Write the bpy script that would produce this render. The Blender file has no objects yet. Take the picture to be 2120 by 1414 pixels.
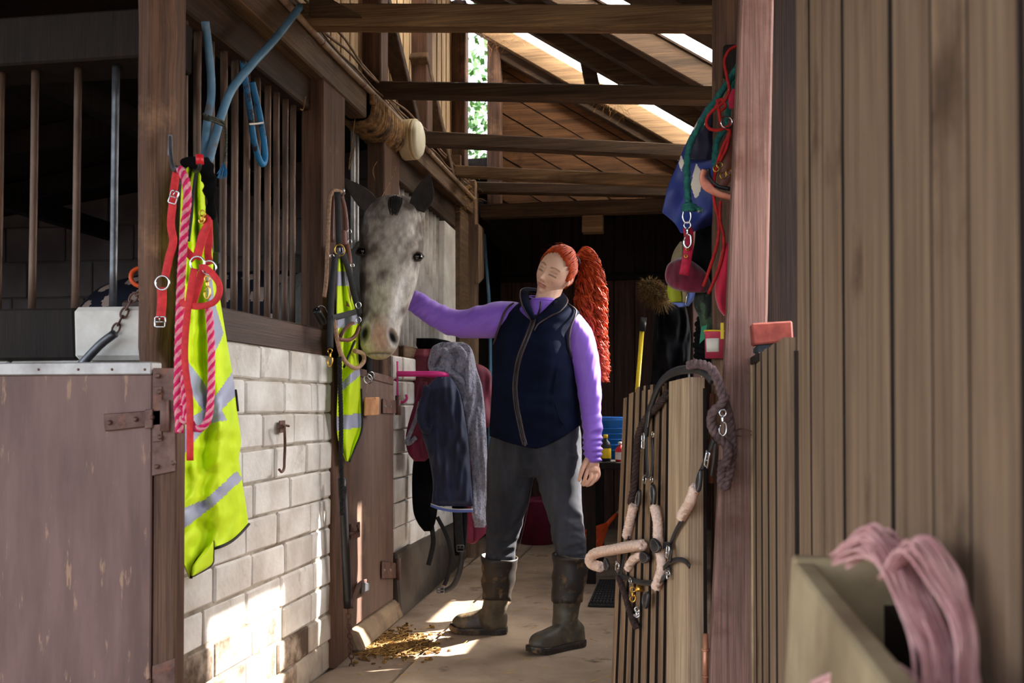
import bpy, math, random
import numpy as np
from mathutils import Vector, Matrix, noise
random.seed(7)
sc = bpy.context.scene
COL = sc.collection
def rgb(r, g, b):
    f = lambda v: (v/255/12.92) if v/255 <= .04045 else ((v/255+.055)/1.055)**2.4
    return (f(r), f(g), f(b), 1)
# ------------------------------------------------------------------ camera
F = 2061.0; PSI = math.atan(340/F); TH = math.radians(1.0); CY = 840-F*math.tan(TH); H = 1.0
cam = bpy.data.cameras.new('camera'); camo = bpy.data.objects.new('camera', cam); COL.objects.link(camo)
camo.location = (0, 0, H); camo.rotation_euler = (math.pi/2+TH, 0, PSI)
cam.sensor_width = 36; cam.lens = 36*F/2120; cam.shift_y = (CY-707)/2120; cam.clip_start = .05
cam.dof.use_dof = True; cam.dof.focus_distance = 4.0; cam.dof.aperture_fstop = 6.5
sc.camera = camo
# ------------------------------------------------------------------ light
SUN = Vector((.62, .45, .60)).normalized()
w = bpy.data.worlds.new('world'); sc.world = w; w.use_nodes = True
nt = w.node_tree; bg = nt.nodes['Background']
sky = nt.nodes.new('ShaderNodeTexSky'); sky.sky_type = 'NISHITA'; sky.sun_disc = False
sky.sun_elevation = math.asin(SUN.z); sky.sun_rotation = math.atan2(SUN.x, SUN.y)
sky.air_density = 1.0; sky.dust_density = 3.0; sky.ozone_density = 1.0
hs = nt.nodes.new('ShaderNodeHueSaturation'); hs.inputs['Saturation'].default_value = .45
nt.links.new(sky.outputs[0], hs.inputs['Color']); nt.links.new(hs.outputs[0], bg.inputs['Color'])
bg.inputs['Strength'].default_value = .55
sl = bpy.data.lights.new('sun', 'SUN'); slo = bpy.data.objects.new('sun', sl); COL.objects.link(slo)
sl.energy = 15; sl.angle = math.radians(.6); sl.color = (1, .95, .86)
slo.rotation_euler = SUN.to_track_quat('Z', 'Y').to_euler(); slo.location = (4, 4, 6)
sc.view_settings.view_transform = 'Standard'; sc.view_settings.look = 'None'
sc.view_settings.gamma = 1; sc.view_settings.use_curve_mapping = False
sc.view_settings.exposure = 1.15
# ------------------------------------------------------------------ pixel -> point on a real plane
def P(px, py, Y=None, X=None, Z=None, off=0):
    x = (px-1060)/F; y = (CY-py)/F
    fy = math.cos(TH)-y*math.sin(TH); uz = math.sin(TH)+y*math.cos(TH)
    r = (x*math.cos(PSI)-fy*math.sin(PSI), x*math.sin(PSI)+fy*math.cos(PSI), uz)
    t = Y/r[1] if Y is not None else X/r[0] if X is not None else (Z-H)/r[2]
    v = Vector((r[0]*t, r[1]*t, H+r[2]*t))
    if off: v += Vector((off, 0, 0)) if X is not None else Vector((0, off, 0))
    return v
def PP(pts, **k): return [P(a[0], a[1], **({**k, **({'Y': a[2]} if len(a) > 2 else {})})) for a in pts]
def cr(pts, n=6):
    pts = [Vector(p) for p in pts]
    if len(pts) < 3: return [pts[0].lerp(pts[-1], i/n) for i in range(n+1)]
    o = []; q = [pts[0]*2-pts[1]]+pts+[pts[-1]*2-pts[-2]]
    for i in range(1, len(q)-2):
        a, b, c, d = q[i-1:i+3]
        for j in range(n):
            t = j/n
            o.append(.5*((2*b)+(c-a)*t+(2*a-5*b+4*c-d)*t*t+(3*b-a-3*c+d)*t**3))
    o.append(pts[-1]); return o
def lerps(tab, t):
    if t <= tab[0][0]: return tab[0][1]
    for (a, va), (b, vb) in zip(tab, tab[1:]):
        if t <= b:
            u = (t-a)/(b-a); u = u*u*(3-2*u) if False else u
            return va+(vb-va)*u
    return tab[-1][1]
def smoothtab(tab):
    xs = [a for a, _ in tab]; ys = [b for _, b in tab]
    def f(t):
        if t <= xs[0]: return ys[0]
        if t >= xs[-1]: return ys[-1]
        i = max(k for k in range(len(xs)-1) if xs[k] <= t)
        h = xs[i+1]-xs[i]; u = (t-xs[i])/h
        d = lambda k: 0 if False else ((ys[min(k+1, len(xs)-1)]-ys[max(k-1, 0)])/(xs[min(k+1, len(xs)-1)]-xs[max(k-1, 0)]))
        m0, m1 = d(i)*h, d(i+1)*h
        return (2*u**3-3*u*u+1)*ys[i]+(u**3-2*u*u+u)*m0+(-2*u**3+3*u*u)*ys[i+1]+(u**3-u*u)*m1
    return f
def frames(pts, up=None):
    n = len(pts); T = []
    for i in range(n):
        t = pts[min(i+1, n-1)]-pts[max(i-1, 0)]
        T.append(t.normalized() if t.length > 1e-9 else Vector((0, 0, 1)))
    N = []
    u = Vector(up) if up is not None else (Vector((0, 0, 1)) if abs(T[0].z) < .9 else Vector((0, -1, 0)))
    for i in range(n):
        if up is not None and i: u = Vector(up)*.3+N[-1]*.7
        elif i: u = N[-1]
        nn = u-T[i]*u.dot(T[i])
        if nn.length < 1e-5: nn = T[i].orthogonal()
        N.append(nn.normalized())
    return T, N
# ------------------------------------------------------------------ mesh builder
class MB:
    def __init__(s): s.v = []; s.f = []; s.m = []; s.c = None
    def add(s, vs, fs, mi=0):
        b = len(s.v); s.v += [tuple(v) for v in vs]
        s.f += [tuple(b+i for i in f) for f in fs]; s.m += [mi]*len(fs); return s
    def hexa(s, q, mi=0, side=None):   # 4 bottom + 4 top points, ccw
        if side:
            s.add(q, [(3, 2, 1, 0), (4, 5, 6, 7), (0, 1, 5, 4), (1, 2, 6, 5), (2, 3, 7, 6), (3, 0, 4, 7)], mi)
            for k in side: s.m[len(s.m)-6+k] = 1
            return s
        return s.add(q, [(3, 2, 1, 0), (4, 5, 6, 7), (0, 1, 5, 4), (1, 2, 6, 5), (2, 3, 7, 6), (3, 0, 4, 7)], mi)
    def box(s, c, d, R=None, mi=0, j=0):
        c = Vector(c); x, y, z = [a/2 for a in d]
        q = [Vector(a) for a in ((-x, -y, -z), (x, -y, -z), (x, y, -z), (-x, y, -z), (-x, -y, z), (x, -y, z), (x, y, z), (-x, y, z))]
        if j: q = [a+Vector([random.uniform(-j, j) for _ in range(3)]) for a in q]
        if R is not None: q = [R @ a for a in q]
        return s.hexa([a+c for a in q], mi)
    def bb(s, x0, x1, y0, y1, z0, z1, mi=0, j=0):
        return s.box(((x0+x1)/2, (y0+y1)/2, (z0+z1)/2), (abs(x1-x0), abs(y1-y0), abs(z1-z0)), mi=mi, j=j)
    def beam(s, a, b, w, h, up=(0, 0, 1), mi=0, j=0):
        a = Vector(a); b = Vector(b); d = (b-a); L = d.length; t = d/L
        u = Vector(up); u = (u-t*u.dot(t)).normalized(); r = t.cross(u)
        R = Matrix((t, r, u)).transposed()
        return s.box((a+b)/2, (L, w, h), R, mi, j)
    def sweep(s, pts, prof, up=None, mi=0, cap=True, scale=None, twist=0):
        pts = [Vector(p) for p in pts]; T, N = frames(pts, up); k = len(prof); vs = []
        for i, p in enumerate(pts):
            b = T[i].cross(N[i]); sc_ = scale(i/(len(pts)-1)) if scale else 1; sx, sy = sc_ if isinstance(sc_, tuple) else (sc_, sc_)
            tw = twist*i/(len(pts)-1); c, n_ = math.cos(tw), math.sin(tw)
            for (x, y) in prof:
                x, y = x*sx, y*sy
                vs.append(p+b*(x*c-y*n_)+N[i]*(x*n_+y*c))
        fs = [(i*k+j, i*k+(j+1) % k, (i+1)*k+(j+1) % k, (i+1)*k+j) for i in range(len(pts)-1) for j in range(k)]
        if cap: fs += [tuple(range(k))[::-1], tuple((len(pts)-1)*k+j for j in range(k))]
        return s.add(vs, fs, mi)
    def tube(s, pts, r, seg=8, up=None, mi=0, rs=None, flat=1, cap=True):
        return s.sweep(pts, [(r*math.cos(2*math.pi*a/seg), r*flat*math.sin(2*math.pi*a/seg)) for a in range(seg)], up, mi, cap, rs)
    def band(s, pts, w, t, up, mi=0, rs=None, twist=0):   # strap: width across, thin along up
        c = t*.35
        return s.sweep(pts, [(-w/2, -t/2+c), (-w/2+c, -t/2), (w/2-c, -t/2), (w/2, -t/2+c), (w/2, t/2-c), (w/2-c, t/2), (-w/2+c, t/2), (-w/2, t/2-c)], up, mi, True, rs, twist)
    def ring(s, c, n, R, r, seg=20, k=6, mi=0, sx=1, sy=1, up=None):
        n = Vector(n).normalized(); u = (Vector(up)-n*n.dot(Vector(up))).normalized() if up else n.orthogonal().normalized(); v = n.cross(u); c = Vector(c); vs = []
        for i in range(seg):
            a = 2*math.pi*i/seg; d = u*math.cos(a)*sy+v*math.sin(a)*sx; dd = (u*math.cos(a)+v*math.sin(a))
            for j in range(k):
                b = 2*math.pi*j/k; vs.append(c+d*R+dd*(r*math.cos(b))+n*(r*math.sin(b)))
        return s.add(vs, [(i*k+j, i*k+(j+1) % k, ((i+1) % seg)*k+(j+1) % k, ((i+1) % seg)*k+j) for i in range(seg) for j in range(k)], mi)
    def grid(s, rows, mi=0, close=False, capends=False, mf=None):
        n = len(rows[0]); vs = [p for r in rows for p in r]; fs = []; ms = []
        for i in range(len(rows)-1):
            for j in range(n if close else n-1):
                fs.append((i*n+j, i*n+(j+1) % n, (i+1)*n+(j+1) % n, (i+1)*n+j)); ms.append(mf(i, j) if mf else mi)
        if capends: fs += [tuple(range(n))[::-1], tuple((len(rows)-1)*n+j for j in range(n))]; ms += [mi, mi]
        b = len(s.v); s.v += [tuple(v) for v in vs]; s.f += [tuple(b+i for i in f) for f in fs]; s.m += ms
        return s
    def lathe(s, prof, c, ax=(0, 0, 1), seg=20, mi=0, sx=1, sy=1):
        ax = Vector(ax).normalized(); u = ax.orthogonal().normalized(); v = ax.cross(u); c = Vector(c)
        if abs(ax.z) > .99: u, v = Vector((1, 0, 0)), Vector((0, 1, 0))
        rows = [[c+ax*h+(u*math.cos(2*math.pi*j/seg)*sx+v*math.sin(2*math.pi*j/seg)*sy)*max(r, 1e-4) for j in range(seg)] for r, h in prof]
        return s.grid(rows, mi, True, True)
    def ball(s, c, r, seg=12, mi=0, d=(1, 1, 1)):
        c = Vector(c); rows = []
        for i in range(seg//2+1):
            a = math.pi*i/(seg//2)
            rows.append([c+Vector((max(math.sin(a), .01)*math.cos(2*math.pi*j/seg)*r*d[0], max(math.sin(a), .01)*math.sin(2*math.pi*j/seg)*r*d[1], -math.cos(a)*r*d[2])) for j in range(seg)])
        return s.grid(rows, mi, True, True)
    def rope(s, pts, R, pitch, n=3, mis=(0, 0, 0), seg=6, res=None):
        pts = [Vector(p) for p in pts]; T, N = frames(pts); L = [0]
        for a, b in zip(pts, pts[1:]): L.append(L[-1]+(b-a).length)
        for k in range(n):
            q = []
            m = max(8, int(L[-1]/pitch*10))
            for i in range(m+1):
                l = L[-1]*i/m; j = 0
                while j < len(L)-2 and L[j+1] < l: j += 1
                u = (l-L[j])/max(1e-9, L[j+1]-L[j]); p = pts[j].lerp(pts[j+1], u)
                nn = N[j].lerp(N[j+1], u); tt = T[j].lerp(T[j+1], u).normalized(); nn = (nn-tt*nn.dot(tt)).normalized(); bb = tt.cross(nn)
                a = 2*math.pi*(k/n+l/pitch); q.append(p+(nn*math.cos(a)+bb*math.sin(a))*R*.5)
            s.tube(q, R*.56, seg, mi=mis[k])
        return s
def obj(name, mb, mats, parent=None, smooth=False, bevel=0, sub=0, solid=0, label=None, kind=None, remesh=0, org=None, cat=None, group=None, cols=None, sm=0):
    me = bpy.data.meshes.new(name); me.from_pydata(mb.v, [], mb.f)
    mats = mats if isinstance(mats, (list, tuple)) else [mats]
    for m in mats: me.materials.append(m)
    if len(mats) > 1: me.polygons.foreach_set('material_index', mb.m)
    if smooth: me.polygons.foreach_set('use_smooth', [True]*len(me.polygons))
    if cols is not None:
        at = me.color_attributes.new('Col', 'FLOAT_COLOR', 'POINT')
        at.data.foreach_set('color', [c for q in cols for c in (q[0], q[1], q[2], 1)])
    o = bpy.data.objects.new(name, me); COL.objects.link(o)
    base = Vector((0, 0, 0))
    p = parent
    while p is not None: base += p.location; p = p.parent
    n = len(mb.v); arr = np.array(mb.v)
    c = (arr.min(0)+arr.max(0))/2
    if org is not None: c = np.array(org, dtype=float)
    elif parent is None: c[2] = arr[:, 2].min()
    me.vertices.foreach_set('co', (arr-c).ravel())
    o.location = Vector(c)-base
    if parent is not None: o.parent = parent
    if remesh:
        md = o.modifiers.new('r', 'REMESH'); md.mode = 'VOXEL'; md.voxel_size = remesh; md.use_smooth_shade = True
    if sm:
        md = o.modifiers.new('sm', 'SMOOTH'); md.factor = .6; md.iterations = sm
    if solid:
        md = o.modifiers.new('s', 'SOLIDIFY'); md.thickness = solid; md.offset = 0
    if bevel:
        md = o.modifiers.new('b', 'BEVEL'); md.width = bevel; md.segments = 1; md.limit_method = 'ANGLE'; md.angle_limit = math.radians(40)
    if sub:
        md = o.modifiers.new('u', 'SUBSURF'); md.levels = sub; md.render_levels = sub
    if label: o['label'] = label
    if kind: o['kind'] = kind
    if cat: o['category'] = cat
    if group: o['group'] = group
    me.validate()
    return o
def thing(name, label, cat, loc, group=None):
    o = bpy.data.objects.new(name, None); COL.objects.link(o); o.location = Vector(loc); o.empty_display_size = .05
    o['label'] = label; o['category'] = cat
    if group: o['group'] = group
    return o
def struct(name, mb, mat, **k): return obj(name, mb, mat, kind='structure', **k)
# ------------------------------------------------------------------ materials
MATS = {}
def mat(name, c1, c2=None, scale=8, rough=.7, bump=.3, stretch=(1, 1, 1), metal=0, spec=.4, detail=5, c3=None, s3=2.0, t3=.55, w3=.12, sheen=0, dist=.002, bscale=None, col=False, ramp=(.35, .65), trans=0, fine=0):
    m = bpy.data.materials.new(name); m.use_nodes = True; n = m.node_tree; L = n.links; b = n.nodes['Principled BSDF']
    b.inputs['Roughness'].default_value = rough; b.inputs['Metallic'].default_value = metal; b.inputs['Specular IOR Level'].default_value = spec
    if sheen: b.inputs['Sheen Weight'].default_value = sheen; b.inputs['Sheen Roughness'].default_value = .5
    if trans: b.inputs['Transmission Weight'].default_value = trans
    tc = n.nodes.new('ShaderNodeTexCoord'); mp = n.nodes.new('ShaderNodeMapping'); oi = n.nodes.new('ShaderNodeObjectInfo')
    mp.inputs['Scale'].default_value = stretch
    mu = n.nodes.new('ShaderNodeMath'); mu.operation = 'MULTIPLY'; mu.inputs[1].default_value = 37.0
    L.new(oi.outputs['Random'], mu.inputs[0]); L.new(tc.outputs['Object'], mp.inputs['Vector']); L.new(mu.outputs[0], mp.inputs['Location'])
    nz = n.nodes.new('ShaderNodeTexNoise'); nz.inputs['Scale'].default_value = scale; nz.inputs['Detail'].default_value = detail; nz.inputs['Roughness'].default_value = .6
    L.new(mp.outputs[0], nz.inputs['Vector'])
    cr_ = n.nodes.new('ShaderNodeValToRGB'); e = cr_.color_ramp.elements
    e[0].position, e[1].position = ramp; e[0].color = c1; e[1].color = c2 or c1
    L.new(nz.outputs['Fac'], cr_.inputs[0]); out = cr_.outputs[0]
    if c3:
        n3 = n.nodes.new('ShaderNodeTexNoise'); n3.inputs['Scale'].default_value = s3; n3.inputs['Detail'].default_value = 7; n3.inputs['Roughness'].default_value = .65
        L.new(mp.outputs[0] if stretch != (1, 1, 1) and s3 > 6 else tc.outputs['Object'], n3.inputs['Vector'])
        if not (stretch != (1, 1, 1) and s3 > 6):
            va = n.nodes.new('ShaderNodeVectorMath'); va.operation = 'ADD'
            L.new(tc.outputs['Object'], va.inputs[0]); L.new(mu.outputs[0], va.inputs[1]); L.new(va.outputs[0], n3.inputs['Vector'])
        r3 = n.nodes.new('ShaderNodeValToRGB'); r3.color_ramp.elements[0].position = t3; r3.color_ramp.elements[1].position = t3+w3
        mx = n.nodes.new('ShaderNodeMix'); mx.data_type = 'RGBA'
        L.new(n3.outputs['Fac'], r3.inputs[0]); L.new(r3.outputs[0], mx.inputs['Factor']); L.new(out, mx.inputs['A']); mx.inputs['B'].default_value = c3
        out = mx.outputs['Result']
    if col:
        ca = n.nodes.new('ShaderNodeVertexColor'); ca.layer_name = 'Col'
        mm = n.nodes.new('ShaderNodeMix'); mm.data_type = 'RGBA'; mm.blend_type = 'MULTIPLY'; mm.inputs['Factor'].default_value = 1
        L.new(ca.outputs[0], mm.inputs['A']); L.new(out, mm.inputs['B']); out = mm.outputs['Result']
    if fine:
        mp2 = n.nodes.new('ShaderNodeMapping'); mp2.inputs['Scale'].default_value = tuple(a*(1.3 if a < 2 else 7) for a in stretch); L.new(tc.outputs['Object'], mp2.inputs['Vector']); L.new(mu.outputs[0], mp2.inputs['Location'])
        n5 = n.nodes.new('ShaderNodeTexNoise'); n5.inputs['Scale'].default_value = 2.6; n5.inputs['Detail'].default_value = 5; n5.inputs['Roughness'].default_value = .7; L.new(mp2.outputs[0], n5.inputs['Vector'])
        r5 = n.nodes.new('ShaderNodeValToRGB'); r5.color_ramp.elements[0].position = .36; r5.color_ramp.elements[1].position = .60; r5.color_ramp.elements[0].color = (1-fine, 1-fine, 1-fine, 1); L.new(n5.outputs['Fac'], r5.inputs[0])
        m5 = n.nodes.new('ShaderNodeMix'); m5.data_type = 'RGBA'; m5.blend_type = 'MULTIPLY'; m5.inputs['Factor'].default_value = 1
        L.new(out, m5.inputs['A']); L.new(r5.outputs[0], m5.inputs['B']); out = m5.outputs['Result']
    L.new(out, b.inputs['Base Color'])
    if bump:
        bp = n.nodes.new('ShaderNodeBump'); bp.inputs['Strength'].default_value = bump; bp.inputs['Distance'].default_value = dist
        src = nz
        if bscale:
            src = n.nodes.new('ShaderNodeTexNoise'); src.inputs['Scale'].default_value = bscale; src.inputs['Detail'].default_value = 3; L.new(tc.outputs['Object'], src.inputs['Vector'])
        if fine: src = n5
        L.new(src.outputs['Fac'], bp.inputs['Height']); L.new(bp.outputs[0], b.inputs['Normal'])
    MATS[name] = m; return m
def wood(name, c1, c2, ax='Z', c3=None, t3=.58, rough=.75, bump=.5, s=1.0, s3=2.5):
    st = {'X': (.9, 14, 14), 'Y': (14, .9, 14), 'Z': (14, 14, .9)}[ax]
    return mat(name, c1, c2, 2.6*s, rough, bump, st, c3=c3, t3=t3, s3=s3, dist=.004, detail=7, ramp=(.3, .7), spec=.25, fine=.5)
M = MATS
mat('white_block', rgb(226, 222, 216), rgb(190, 182, 172), 5.0, .85, .5, c3=rgb(120, 98, 78), s3=3.5, t3=.60, w3=.16, dist=.004, bscale=60)
mat('block_dirty', rgb(176, 164, 150), rgb(120, 100, 82), 4.0, .9, .5, c3=rgb(70, 54, 42), s3=4, t3=.5, dist=.004, bscale=50)
mat('mortar', rgb(176, 166, 152), rgb(110, 96, 80), 9, .9, .5)
mat('grey_block', rgb(120, 110, 112), rgb(100, 90, 92), 3, .9, .4, bscale=50)
mat('plinth', rgb(86, 76, 66), rgb(60, 52, 46), 5, .85, .5, c3=rgb(120, 108, 92), t3=.6)
mat('concrete', rgb(168, 146, 124), rgb(128, 108, 90), 2.2, .9, .6, c3=rgb(92, 74, 60), s3=5, t3=.60, w3=.1, dist=.004, bscale=35)
mat('ledge', rgb(150, 126, 100), rgb(108, 88, 68), 5, .9, .6, c3=rgb(84, 66, 50), s3=6, t3=.56, bscale=40)
wood('post_brown', rgb(122, 90, 72), rgb(76, 54, 43), 'Z', c3=rgb(156, 120, 92), t3=.58)
wood('post_dark', rgb(44, 32, 26), rgb(26, 19, 16), 'Z')
wood('post_pink', rgb(156, 120, 110), rgb(112, 84, 75), 'Z', c3=rgb(110, 76, 64), t3=.58, bump=.7)
wood('beam_y', rgb(128, 102, 76), rgb(78, 58, 42), 'Y', c3=rgb(60, 44, 32), t3=.6)
wood('beam_y_dark', rgb(84, 62, 46), rgb(50, 36, 28), 'Y')
wood('beam_x', rgb(150, 120, 86), rgb(92, 68, 46), 'X', c3=rgb(66, 48, 32), t3=.6)
wood('beam_x_dark', rgb(96, 74, 54), rgb(56, 42, 32), 'X')
wood('sill', rgb(92, 66, 56), rgb(58, 40, 34), 'Y', rough=.45)
wood('slat', rgb(236, 208, 168), rgb(192, 156, 114), 'Z', c3=rgb(140, 104, 74), t3=.64)
wood('board_diag', rgb(126, 86, 52), rgb(82, 54, 32), 'X', c3=rgb(60, 38, 22), t3=.58)
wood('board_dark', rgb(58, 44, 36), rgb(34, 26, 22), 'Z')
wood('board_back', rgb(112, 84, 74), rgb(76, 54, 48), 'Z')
wood('roof_dark', rgb(84, 64, 48), rgb(52, 38, 30), 'X')
wood('clad', rgb(160, 132, 106), rgb(120, 94, 72), 'Z', c3=rgb(92, 68, 50), t3=.6, s=.8)
wood('gate_slat', rgb(176, 146, 118), rgb(120, 90, 68), 'Z', c3=rgb(72, 50, 36), t3=.6)
wood('gate_light', rgb(214, 186, 156), rgb(166, 136, 108), 'Z', c3=rgb(110, 84, 62), t3=.62)
wood('green_wood', rgb(150, 138, 98), rgb(110, 98, 66), 'X')
mat('door_brown', rgb(116, 88, 82), rgb(92, 68, 62), 5, .6, .5, (3, 3, .5), c3=rgb(150, 118, 96), s3=11, t3=.61, w3=.05, dist=.002)
mat('door_brown2', rgb(106, 80, 68), rgb(82, 60, 52), 6, .6, .4, (3, 3, .5), c3=rgb(150, 122, 100), s3=2.2, t3=.55, w3=.2, dist=.002)
mat('rust', rgb(112, 84, 76), rgb(78, 52, 44), 22, .6, .5, metal=.3, c3=rgb(130, 78, 54), s3=18, t3=.6)
mat('rust_bar', rgb(120, 96, 82), rgb(80, 61, 51), 14, .55, .4, (1, 1, .3), metal=.35, c3=rgb(120, 84, 64), s3=9, t3=.58)
mat('galv', rgb(176, 172, 170), rgb(136, 130, 128), 9, .45, .2, metal=.5)
mat('galv_dark', rgb(110, 112, 118), rgb(70, 70, 74), 14, .4, .3, metal=.7)
mat('corrugated', rgb(196, 190, 184), rgb(150, 140, 130), 6, .6, .2, metal=.15, c3=rgb(110, 92, 76), s3=6, t3=.6)
mat('chrome', rgb(220, 220, 225), rgb(190, 190, 195), 20, .2, 0, metal=1)
mat('brass', rgb(225, 180, 90), rgb(180, 134, 60), 30, .3, .1, metal=1)
mat('copper', rgb(200, 140, 110), rgb(160, 104, 84), 12, .4, .2, metal=.5)
mat('hivis', rgb(222, 248, 20), rgb(200, 228, 10), 5, .7, .25, bscale=260, dist=.001)
mat('reflective', rgb(176, 178, 200), rgb(158, 160, 184), 4, .45, .2, bscale=200, dist=.001)
mat('black_trim', rgb(26, 26, 32), rgb(18, 18, 22), 8, .7, .2)
mat('black_leather', rgb(46, 46, 52), rgb(26, 26, 30), 12, .38, .3, bscale=120, dist=.001)
mat('black_web', rgb(30, 30, 33), rgb(18, 18, 20), 40, .75, .4)
mat('brown_leather', rgb(126, 74, 58), rgb(88, 48, 38), 10, .5, .3)
mat('pink_leather', rgb(216, 140, 118), rgb(186, 110, 92), 30, .6, .4)
mat('red_web', rgb(208, 44, 48), rgb(176, 30, 36), 60, .7, .6, dist=.001)
mat('crimson_web', rgb(190, 22, 62), rgb(150, 14, 46), 60, .7, .6, dist=.001)
mat('rope_pink', rgb(220, 150, 158), rgb(196, 120, 130), 90, .9, .8, dist=.002)
mat('rope_magenta', rgb(208, 24, 96), rgb(176, 14, 78), 90, .9, .8, dist=.002)
mat('rope_black', rgb(32, 30, 34), rgb(18, 18, 20), 90, .9, .8, dist=.002)
mat('rope_tan', rgb(186, 150, 124), rgb(140, 108, 86), 120, .85, .8, dist=.002)
mat('rope_peach', rgb(240, 212, 196), rgb(220, 184, 166), 150, .85, .9, dist=.002)
mat('rope_brown', rgb(110, 88, 88), rgb(76, 58, 58), 80, .95, .8, dist=.002)
mat('rope_brown_dark', rgb(70, 50, 46), rgb(42, 30, 28), 80, .95, .8, dist=.002)
mat('rope_green', rgb(36, 106, 98), rgb(20, 76, 72), 90, .9, .9, dist=.003)
mat('rope_red', rgb(186, 34, 30), rgb(140, 20, 22), 60, .85, .6, c3=rgb(230, 160, 110), s3=95, t3=.66, w3=.03)
mat('twine', rgb(84, 88, 78), rgb(54, 58, 52), 60, .9, .7)
mat('blue_hose', rgb(116, 160, 190), rgb(80, 120, 152), 6, .5, .2, c3=rgb(110, 104, 104), s3=9, t3=.55, w3=.12)
mat('blue_loop', rgb(40, 136, 196), rgb(28, 100, 150), 8, .55, .3, c3=rgb(46, 42, 44), s3=22, t3=.52, w3=.06)
mat('wooden_tag', rgb(214, 156, 106), rgb(180, 120, 76), 12, .6, .2)
mat('pink_metal', rgb(226, 52, 140), rgb(208, 38, 122), 12, .4, .1)
mat('fleece', rgb(152, 150, 164), rgb(112, 110, 124), 60, .95, 1.0, dist=.012, bscale=95, sheen=.4)
mat('navy', rgb(36, 44, 74), rgb(26, 32, 56), 5, .75, .3, bscale=40, sheen=.15)
mat('maroon', rgb(130, 34, 66), rgb(96, 22, 48), 8, .7, .3)
mat('wine', rgb(120, 40, 56), rgb(88, 26, 40), 8, .65, .3)
mat('black_cloth', rgb(17, 16, 18), rgb(9, 9, 10), 9, 1.0, .4, bscale=60, dist=.003, spec=.08)
mat('lamp_cream', rgb(222, 206, 164), rgb(200, 180, 136), 7, .5, .1, c3=rgb(160, 134, 92), s3=9, t3=.62)
mat('lamp_glass', rgb(240, 236, 214), rgb(220, 212, 180), 7, .35, 0)
mat('conduit', rgb(166, 140, 116), rgb(126, 102, 82), 9, .6, .2, c3=rgb(92, 70, 52), s3=14, t3=.58)
mat('cable', rgb(140, 110, 84), rgb(96, 72, 54), 14, .7, .2)
mat('jute', rgb(156, 120, 76), rgb(96, 68, 42), 30, .95, .8, c3=rgb(58, 40, 28), s3=12, t3=.5)
mat('straw', rgb(214, 170, 92), rgb(160, 116, 52), 40, .85, .2)
mat('dung', rgb(150, 112, 60), rgb(84, 58, 30), 40, .95, .6)
mat('yellow', rgb(236, 206, 34), rgb(222, 186, 20), 8, .4, .05)
mat('black_plastic', rgb(30, 30, 33), rgb(22, 22, 24), 8, .4, .1)
mat('blue_plastic', rgb(24, 108, 196), rgb(16, 86, 166), 5, .4, .1)
mat('orange_plastic', rgb(232, 92, 34), rgb(200, 70, 24), 9, .5, .1)
mat('red_plastic', rgb(214, 30, 44), rgb(190, 20, 34), 9, .4, .05)
mat('white_plastic', rgb(226, 222, 216), rgb(206, 202, 196), 9, .4, .05)
mat('green_cloth', rgb(60, 84, 58), rgb(34, 50, 38), 20, .8, .4, c3=rgb(24, 30, 26), s3=16, t3=.5, w3=.03)
mat('green_plastic', rgb(20, 134, 92), rgb(14, 104, 72), 9, .5, .2)
mat('blue_bag', rgb(46, 62, 140), rgb(34, 46, 112), 5, .5, .2)
mat('dark_navy_bag', rgb(36, 34, 60), rgb(26, 24, 44), 5, .6, .2)
mat('cream_print', rgb(224, 214, 200), rgb(206, 194, 180), 8, .6, .1)
mat('maroon_felt', rgb(112, 14, 46), rgb(80, 8, 32), 20, .9, .4, sheen=.3)
mat('crimson_cloth', rgb(206, 24, 62), rgb(170, 14, 48), 8, .8, .3, sheen=.3)
mat('khaki', rgb(150, 134, 104), rgb(120, 104, 78), 12, .8, .3)
mat('lime', rgb(170, 178, 40), rgb(140, 146, 24), 9, .7, .2)
mat('light_blue', rgb(110, 132, 206), rgb(80, 100, 170), 9, .7, .2)
mat('faux_fur', rgb(120, 92, 40), rgb(70, 50, 22), 90, .95, 1, dist=.01)
mat('pink_tub', rgb(190, 60, 84), rgb(160, 44, 66), 9, .5, .1)
mat('eraser_red', rgb(140, 66, 54), rgb(112, 48, 40), 30, .9, .6)
mat('dark_bristle', rgb(40, 44, 48), rgb(26, 28, 32), 60, .9, .8)
mat('twine_pink', rgb(226, 178, 172), rgb(186, 130, 130), 30, .8, .5)
mat('grey_wood_box', rgb(172, 152, 118), rgb(128, 108, 80), 6, .8, .5)
mat('rubber_mat', rgb(46, 42, 40), rgb(30, 27, 26), 20, .85, .5)
mat('skin', rgb(255, 255, 255), rgb(244, 236, 232), 30, .52, .15, col=True, bscale=300, dist=.0006)
MATS['skin'].node_tree.nodes['Principled BSDF'].inputs['Subsurface Weight'].default_value = .12
MATS['skin'].node_tree.nodes['Principled BSDF'].inputs['Subsurface Radius'].default_value = (.012, .005, .003)
mat('purple', rgb(150, 104, 220), rgb(136, 90, 208), 5, .5, .12, bscale=350, dist=.0006, sheen=.2)
mat('vest_navy', rgb(17, 23, 46), rgb(11, 15, 32), 8, 1.0, .35, bscale=220, dist=.0015, spec=.12)
mat('piping', rgb(74, 58, 60), rgb(54, 42, 44), 20, .6, .2)
mat('jeans', rgb(64, 64, 72), rgb(36, 36, 42), 9, .95, .4, (1, 1, .3), bscale=320, dist=.0008)
mat('boot', rgb(98, 88, 72), rgb(56, 49, 40), 9, .5, .3, c3=rgb(128, 104, 74), s3=11, t3=.56, w3=.1)
mat('boot_dark', rgb(48, 40, 36), rgb(30, 26, 24), 12, .55, .5, c3=rgb(112, 86, 58), s3=12, t3=.52)
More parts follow.
